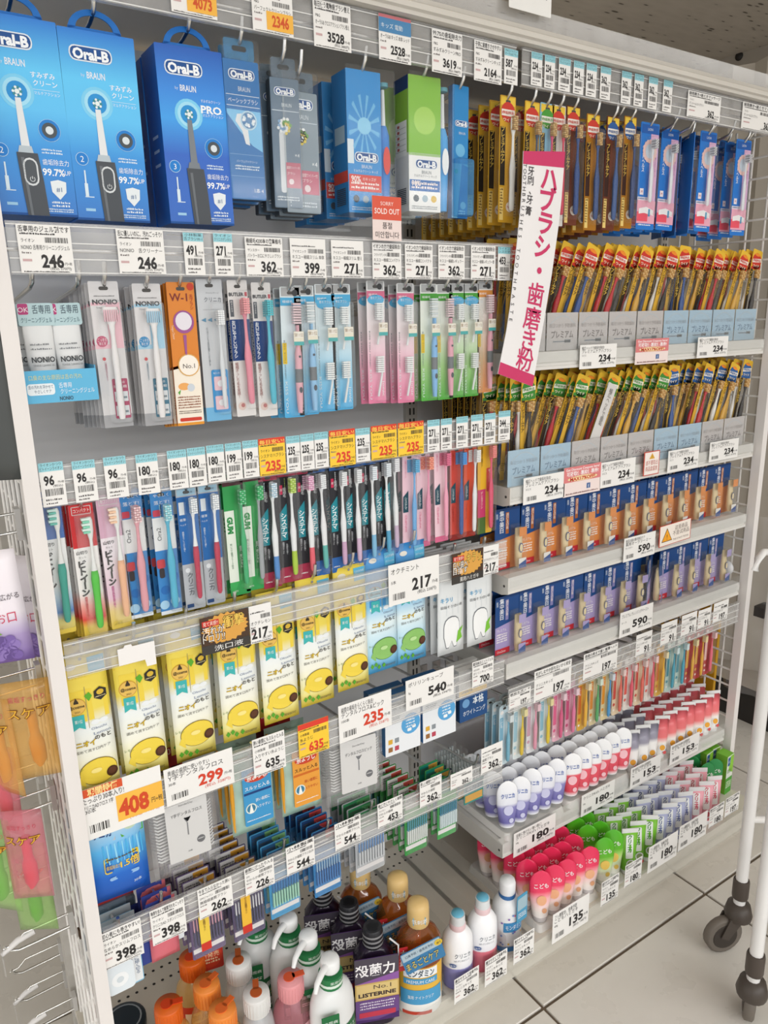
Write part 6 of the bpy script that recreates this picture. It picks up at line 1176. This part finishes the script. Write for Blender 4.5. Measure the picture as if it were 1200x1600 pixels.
# tubes on the lowest shelf and on the base deck
def arch(mat, cap, lid=None, w=.054, h=.126, face='', ink='5a6a98', dot=None):
    r = root('children_toothpaste_tube', 'toothpaste'); n = 14; m = MB(); secs = []
    for k in range(15):
        t = (k / 14) ** .7; z = .012 + (h - .012) * t; hw = w / 2 * (.7 + .3 * min(1, t * 2)); tt = max(0, (t - .72) / .28); hw *= math.sqrt(max(.02, 1 - tt * tt)); d = .016 * (1 - t) + .0012
        secs.append([(hw * math.cos(2 * PI * i / n), d * math.sin(2 * PI * i / n), z) for i in range(n)])
    m.loft(secs, mat); m.build('tube_body', r)
    MB().lathe([(.0165, 0), (.0172, .002), (.0172, .012), (.0165, .0125)], cap, 18).build('cap', r)
    c = Card(.03, .05, 'clear', .001, .0001); c.m = MB()
    if face: c.m.text(face, 0, .09, .0095, ink, 0, fit=.034, b=.02)
    if dot: c.m.flat(ell(0, .055, .012, .012, 18), .0, dot); c.m.flat(ell(.006, .03, .006, .006, 12), 0, dot)
    if face or dot:
        c.m.v = [(x, -(.016 * (1 - (z - .012) / (h - .012)) + .0012) * math.sqrt(max(.2, 1 - (x / (w / 2)) ** 2)) - .0014, z) for x, y, z in c.m.v]; c.m.build('printed_design', r)
    return r
def flatt(mat, cap, w=.043, h=.128, face='', ink='3a8a30', dot=None):
    r = root('toothpaste_tube', 'toothpaste'); n = 12; m = MB()
    m.loft([[(a * w / 2 * math.cos(2 * PI * i / n), b * math.sin(2 * PI * i / n), z) for i in range(n)] for a, b, z in ((.8, .015, .012), (.9, .0145, .03), (.98, .009, .08), (1, .002, .116), (1, .0012, h - .012))], mat); m.box(-w / 2, w / 2, -.0012, .0012, h - .012, h, 'e4e6e6:.3'); m.build('tube_body', r)
    MB().lathe([(.0145, 0), (.0152, .002), (.0152, .012), (.0145, .0125)], cap, 16).build('cap', r); c = MB()
    if face: c.flat(rr(-.011, .048, .008, .112, .003, 3), 0, 'eef0ee'); c.text(face, -.0015, .113, .0098, ink, -.0004, vert=True, b=.03)
    if dot: c.flat(ell(.002, .034, .011, .011, 16), 0, 'e6e8ea'); c.flat(ell(.002, .034, .008, .008, 16), -.0003, dot); c.flat(ell(.009, .02, .005, .005, 10), -.0003, 'd85a5a')
    c.v = [(x, -(.015 * max(0, 1 - (z - .01) / .11) + .0022) * (1 - .25 * (x / (w / 2)) ** 2) - .0012 + y, z) for x, y, z in c.v]; c.build('printed_design', r); return r
def base_tray(x0, x1, y0, d, z, lab):
    r = root('tube_tray', 'display tray'); w = x1 - x0
    MB().loft([[(x, y, zz) for x, y in rr(-w / 2 + e, e, w / 2 - e, d - e, .012, 3)] for e, zz in ((0, 0), (.002, .008), (.005, .016))], 'dcdad6:.35').build('tray_body', r); inst(r, ((x0 + x1) / 2, y0, z), label=lab, group='white tube trays')
def block(p, xs, y0, rows, dy, z, nm, where, jit=.003, h=.017, rz=-.5):
    for k in range(rows):
        for i, x in enumerate(xs):
            inst(p, (x + random.uniform(-jit, jit), y0 + dy * k + random.uniform(-jit, jit), z + h), (random.uniform(-.05, .05), random.uniform(-.03, .03), random.uniform(-.12, .12) + rz), '%s tube, %s from left in %s row %s' % (nm, ORD[i], ORD[k], where), nm + ' tubes')
Tpv, Tpr = arch('tube_blue_kid', 'clear', face='クリニカ', ink='4a6ab0', dot='c8cae6'), arch('tube_red_kid', 'clear', face='クリニカ', ink='4a6ab0', dot='f0c0c8')
Ttg, Ttr = flatt('tube_tiger_grey', 'e8e8e8:.3', h=.125, dot='e0a03c'), flatt('tube_tiger', 'e8e8e8:.3', h=.125, dot='e8a83c')
Tpk, Tgr = arch('tube_pink_kid', 'c8c4c4:.2', face='こども', ink='f2e6ea', dot='e8b088'), arch('tube_green_kid', 'd8dcd4:.2', face='こども', ink='f0f4e6', dot='e0c060')
Tcg, Tcv, Tcp = flatt('7cc03c:.3', 'e8eaea:.3', face='クリニカ', ink='3f8a2c', dot='8a9a6a'), flatt('aab0d0:.3', 'e8eaea:.3', face='クリニカ', ink='4a5a9a', dot='7a86b8'), flatt('eaa6b2:.3', 'e8eaea:.3', face='クリニカ', ink='c8465c', dot='c8606a')
Tdg = arch('2f8a4c:.25', '2f8a4c:.3', face='こども', ink='e6f0e6', dot='7ab47a')
L6 = 'on the lowest shelf'; Y6 = 1.142
base_tray(1.062, 1.262, Y6 - .022, .2, Z6, 'white moulded tray under the violet children tubes'); base_tray(1.272, 1.51, Y6 - .022, .2, Z6, 'white moulded tray under the red children tubes')
block(Tpv, [1.085, 1.124, 1.163, 1.202, 1.241], Y6, 4, .047, Z6, 'white and violet rounded', L6); block(Tpr, [1.296, 1.335, 1.374, 1.413, 1.452, 1.49], Y6, 4, .047, Z6, 'white and red rounded', L6)
block(Ttg, [1.532, 1.573, 1.614], Y6, 4, .045, Z6, 'grey banded white', L6, h=.001); block(Ttr, [1.658, 1.699, 1.74, 1.781, 1.822, 1.863, 1.902], Y6, 5, .045, Z6, 'red banded white', L6, h=.001)
LB_ = 'on the base deck'; YD = 1.035
base_tray(1.068, 1.275, YD - .024, .26, ZD, 'white moulded tray under the pink children tubes'); base_tray(1.283, 1.372, YD - .024, .24, ZD, 'white moulded tray under the green rounded tubes')
block(Tpk, [1.09, 1.13, 1.17, 1.21, 1.25], YD, 5, .046, ZD, 'pink rounded', LB_); block(Tgr, [1.305, 1.346], YD, 5, .046, ZD, 'green rounded', LB_)
block(Tcg, [1.398, 1.438, 1.478], YD, 4, .045, ZD, 'lime green flat', LB_, h=.001); block(Tcv, [1.52, 1.56, 1.6, 1.64], YD, 4, .045, ZD, 'pale violet flat', LB_, h=.001); block(Tcp, [1.683, 1.725, 1.767], YD, 4, .045, ZD, 'rose pink flat', LB_, h=.001)
block(Tdg, [1.812, 1.852], YD + .06, 3, .045, ZD, 'dark green rounded', LB_, h=.001)
def gbox():
    w, h, d = .036, .125, .034; r = root('green_toothpaste_box', 'box'); c = Card(w, h, 'dfe4da:.35', .001, d, '7ab43c'); c.R(0, 0, 1, .42, '4a9a34', 1); c.R(.1, .74, .5, .96, '2a5a9a', 1, r=.002); c.T('GC', .3, .85, .2, 'eef2f6', 2); c.P([(.5, .98), (1, .98), (1, .5), (.3, .62)], '8cc63c', 1); c.D(.1, .62, .8, .07, '5a8a4a', 2, n=3); c.D(.1, .3, .9, .09, 'e8f0d8', 2, n=4, gap=1.8); c.m.box(-w / 2, w / 2, 0, d, h, h + .0006, '7cc03a'); c.build('carton', r); return r
GBX = gbox()
for k, (x, y, lab) in enumerate(((1.905, 1.075, 'green and white toothpaste box, frontmost at the right end'), (1.868, 1.118, 'green and white toothpaste box behind the dark green tubes'), (1.906, 1.122, 'green and white toothpaste box, second along the right end'), (1.87, 1.165, 'green and white toothpaste box, rearmost at the right end'))): inst(GBX, (x, y, ZD), (0, 0, random.uniform(-.1, .1)), lab, 'green toothpaste boxes')
# gold packs stored low behind the second rail end
for i in range(8): inst(prem(GOLD, '3f8a38', HAND['black'], '2a231c'), (1.075 + (i % 2) * .004, 1.26 + i * .022, 1.17), (0, random.uniform(-.05, .05), 0), 'gold pack with green head hidden in file beside lower trays, %s back' % ORD[i], 'gold packs filed beside the trays') if i < 5 else None
# ================================================================== outside the right end
def on_x(px, py, X): d = _ray(px, py); return EYE + d * (X / d.x)
m = MB().box(0, .012, 0, .2, 0, .5, 'd9a51f:.4'); o = m.build('yellow_board', None, (1.985, 1.2, .2)); tag(o, 'yellow board standing behind the right mesh panel', 'board')
m = MB().lathe([(.001, 0), (.02, .001), (.022, .006), (.012, .012), (.001, .013)], 'e2e4e6:.2', 20); q = on_x(1137, 886, 1.945); o = m.build('suction_cup', None, (1.944, q.y, q.z), (0, -PI / 2, 0)); tag(o, 'round white suction cup stuck on the right mesh panel', 'suction cup')
m = MB()
for k in range(7): m.ext_x([(k * .06, 0), (k * .06 + .03, -.006), (k * .06 + .06, 0), (k * .06 + .06, .03), (k * .06, .03)][::-1], 0, .02, 'b0a99d:.6')
pm = MB(); 
for k in range(9): pm.lathe([(.05, .14), (.05, 2.46)], 'b3aca0:.6', 14, k * .1 * .5, k * .1, 0, cap=True)
r = root('pleated_partition', 'partition'); pm2 = MB()
pts = [(2.55 + .03 * (i % 2), 1.2 + i * .06) for i in range(22)]
for a, b in zip(pts, pts[1:]): pm2.add([(*a, .15), (*b, .15), (*b, 2.3), (*a, 2.3)], [(3, 2, 1, 0)], 'aaa398:.6')
pm2.build('pleated_sheet', r); MB().box(2.52, 2.62, 1.18, 2.5, .0, .15, '2b2826:.5').build('dark_plinth', r); MB().box(2.5, 2.62, 1.18, 2.5, .15, .19, 'a39b90:.5').build('sill', r)
inst(r, (0, 0, 0), label='beige pleated partition with dark plinth beyond the right end')
# wheeled frame at the right edge
cart = root('wheeled_frame', 'cart'); Q = [Vector((1.52, .80, 0)), Vector((1.345, .66, 0))]; Q2 = [Vector((1.7, .66, 0)), Vector((1.54, .5, 0))]
def pole(a, z0, z1, nm='pole'): MB().tube([(a.x, a.y, z0), (a.x, a.y, (z0 + z1) / 2), (a.x, a.y, z1)], .0135, 'dddcda:.3', 12).build(nm, cart)
for a in Q + Q2: pole(a, .13, 1.02)
for a, b in ((Q[0], Q2[0]), (Q[1], Q2[1])):
    for z in (.36, .98): MB().tube([(a.x, a.y, z), (b.x, b.y, z)], .009, 'd8d6d3:.3', 10).build('crossbar', cart)
for a, b in ((Q2[0], Q2[1]),): MB().tube([(a.x, a.y, .9), (b.x, b.y, .9)], .009, 'd8d6d3:.3', 10).build('crossbar', cart)
MB().tube([(1.52, .8, .99), (1.49, .8, 1.015), (1.46, .8, 1.02), (1.44, .8, 1.008), (1.434, .8, .985)], .0075, 'dfdedc:.3', 10).build('handle', cart)
for i, a in enumerate(Q + Q2):
    MB().lathe([(.0175, .145), (.0185, .15), (.0185, .19), (.0172, .195)], '4a423c:.4', 16, a.x, a.y).build('collar', cart)
    f = MB().lathe([(.03, .09), (.032, .1), (.026, .125), (.014, .13)], '47403a:.4', 18, a.x, a.y); dx, dy = (-.028, .012) if i % 2 == 0 else (.02, .012); u = Vector((dx, dy, 0)).normalized(); v = Vector((-u.y, u.x, 0))
    for s in (-1, 1):
        b = [a + u * t + v * s * .014 for t in (-.012, .03, .05, .03)]; zs = (.098, .098, .05, .04); b2 = [p + v * s * .003 for p in b]
        f.add([(p.x, p.y, z) for p, z in zip(b, zs)] + [(p.x, p.y, z) for p, z in zip(b2, zs)], [(0, 1, 2, 3), (7, 6, 5, 4), (0, 4, 5, 1), (1, 5, 6, 2), (2, 6, 7, 3), (3, 7, 4, 0)], '47403a:.4')
    fk = f.build('caster_fork', cart); wv = MB(); n = 22; cc = a + u * .036
    for rad, wd, col in ((.047, .011, '6b645c:.5'), (.034, .0125, '39332e:.4')):
        secs = [[tuple(Vector((cc.x, cc.y, .047)) + v * s * wd + (u * math.cos(2 * PI * k / n) + Vector((0, 0, 1)) * math.sin(2 * PI * k / n)) * rr_) for k in range(n)] for s, rr_ in ((-1, rad * .9), (-.7, rad), (.7, rad), (1, rad * .9))]
        wv.loft(secs, col)
    wv.build('wheel', fk)
inst(cart, (0, 0, 0), label='white tubular wheeled frame with dark casters at the right edge')
# clear wrap hanging beyond the frame
m = MB(); n = 8; w2 = [[(1.98 + .012 * math.sin(i * 1.7 + j * .9) + .03 * j / 8, 1.02 + i * .03 - .006 * j, .95 - j * .07) for i in range(n)] for j in range(9)]
m.add([p for rw in w2 for p in rw], [(j * n + i, j * n + i + 1, (j + 1) * n + i + 1, (j + 1) * n + i) for j in range(8) for i in range(n - 1)], 'film', True); r = root('clear_wrap', 'plastic wrap'); m.build('film_sheet', r); MB().box(1.97, 2.02, 1.06, 1.09, .66, .69, '2f2c2a:.4').build('black_clip', r)
inst(r, (0, 0, 0), label='crumpled clear plastic wrap hanging beside the right mesh panel')
# ================================================================== outer side of the left mesh panel
XM = .137
def side_hook(px, py, L, lab, plate=True):
    q = on_x(px, py, XM); r = root('double_peg_hook', 'hook')
    m = MB().tube([(0, 0, 0), (-L * .8, 0, -.004), (-L * .93, 0, .002), (-L, 0, .014)], .0026, 'chrome', 8); m.build('peg', r)
    m = MB().tube([(0, .0, .028), (-L * .7, 0, .026), (-L * .85, 0, .012), (-L * 1.02, 0, .01)], .0022, 'chrome', 8); m.build('upper_wire', r); MB().box(-.004, .004, -.01, .01, -.012, .036, 'c8c6c2:.3').build('back_clip', r)
    if plate: MB().tube([(-L * .55, 0, .022), (-L * .8, 0, .016), (-L * 1.05, 0, .0)], [.006, .006, .004], 'e6e4e2:.3', 8).build('plate_arm', r); MB().box(-L * 1.06, -L * 1.04, -.02, .02, -.03, .006, 'film').build('price_plate', r)
    inst(r, tuple(q), label=lab, group='double peg hooks on the left mesh'); return q
SHK = [(62, 1068, .11, 1), (84, 1252, .12, 0), (62, 1212, .11, 0), (80, 1368, .1, 1), (112, 1446, .11, 1), (96, 1490, .1, 0), (103, 1532, .1, 1), (118, 1575, .1, 1), (30, 830, .1, 1)]
for i, (px, py, L, pl) in enumerate(SHK): side_hook(px, py, L, 'chrome double peg hook on the outer left mesh, %s' % ['beside the orange bags', 'holding the front pink bag', 'above the rear pink bag', 'beside the green bag', 'empty and long above the clear strip', 'empty just below the long one', 'empty with white arm near the bottom', 'lowest at the picture edge', 'above the grape bags'][i], bool(pl))
def bag(mat, w, h, core, txt, corem, gem=None):
    r = root('mouth_care_bag', 'bag'); f = pouch(r, w, h, mat, .01)
    if core: MB().loft([[(a * math.cos(2 * PI * i / 10), .002 + .008 * math.sin(2 * PI * i / 10), z) for i in range(10)] for a, z in ((.004, .02), (.011, .03), (.012, .06), (.007, .075), (.008, .11))], corem).build('inner_item', r)
    c = Print(w, h, f); c.T(txt, .5, .7, .2, '7a4a1a', 3, fit=.86, b=.05); c.T(txt, .5, .7, .19, 'e8b43c', 4, fit=.84); c.T('歯垢すっきり', .5, .84, .1, 'c04a5a', 3, fit=.7)
    if gem == 'grape':
        c.m = MB(); c.T('お口', .7, .42, .16, 'c83a5a', 3, fit=.3); c.T('スーッと広がる', .6, .6, .09, '4a4048', 3, fit=.7); c.E(.4, .9, .12, 'd85a7a', 3); c.T('ケア', .25, .72, .2, 'd8902c', 3, b=.04)
        for i in range(16): c.E(.3 + .13 * (i % 4) + .06 * (i // 4 % 2), .22 - .05 * (i // 4), .09, ('7a62a6', '8f78b8', '66508e')[i % 3], 4)
        c.P([(.2, .3), (.45, .34), (.6, .28), (.4, .26)], '7aa83c', 3)
    c.build('printed_design', r); return r
for mat, w, h, core, gem, items in (('orange_clear', .075, .165, '', None, [(68, 1212, 1.17, 'orange mouth care bag hanging nearest the left post', -.35), (14, 1238, 1.2, 'orange mouth care bag at the picture edge', -1.0)]), ('pink_clear', .062, .16, '', None, [(54, 1402, 1.16, 'pink mouth care bag in front beside the wire mesh', -.5), (14, 1300, 1.22, 'pink mouth care bag partly behind the orange one', -.9)]), ('green_clear', .066, .17, '', None, [(62, 1452, 1.22, 'green mouth care bag behind the pink one', -.6), (8, 1420, 1.2, 'green mouth care bag at the picture edge', -.8)]), ('grape', .085, .17, '', 'grape', [(6, 1036, 1.15, 'white bag with grape picture at the picture edge', -.3), (48, 1026, 1.24, 'white bag with grape picture beside the left post', -.8)])):
    B = bag(mat, w, h, gem is None, 'スケア', {'orange_clear': 'd8922c:.3', 'pink_clear': 'd8404e:.3', 'green_clear': '6ab03c:.3'}.get(mat), gem)
    for px, py, Y, lab, rz in items: q = on_y(px, py, Y); inst(B, tuple(q), (0, random.uniform(-.05, .05), rz), lab, 'mouth care bags on the left mesh')
r = root('dark_grey_bag', 'bag'); pouch(r, .1, .2, '4a4d4c:.3', .012); q = on_y(-22, 752, 1.12); inst(r, tuple(q), (0, 0, -.4), 'dark grey glossy bag hanging high at the left picture edge')
m = MB().box(-.012, .012, 0, .0012, -.12, 0, 'film'); r = root('clear_strip', 'strip'); m.build('film_strip', r); MB().box(-.005, .005, -.001, .002, -.004, .014, '4a3626').build('brown_tape', r); q = on_x(124, 1462, .1405); inst(r, tuple(q), (0, 0, -1.5), 'clear plastic strip with brown tape hanging on the left mesh')
bpy.data.objects.remove(_to); bpy.data.curves.remove(_tc)
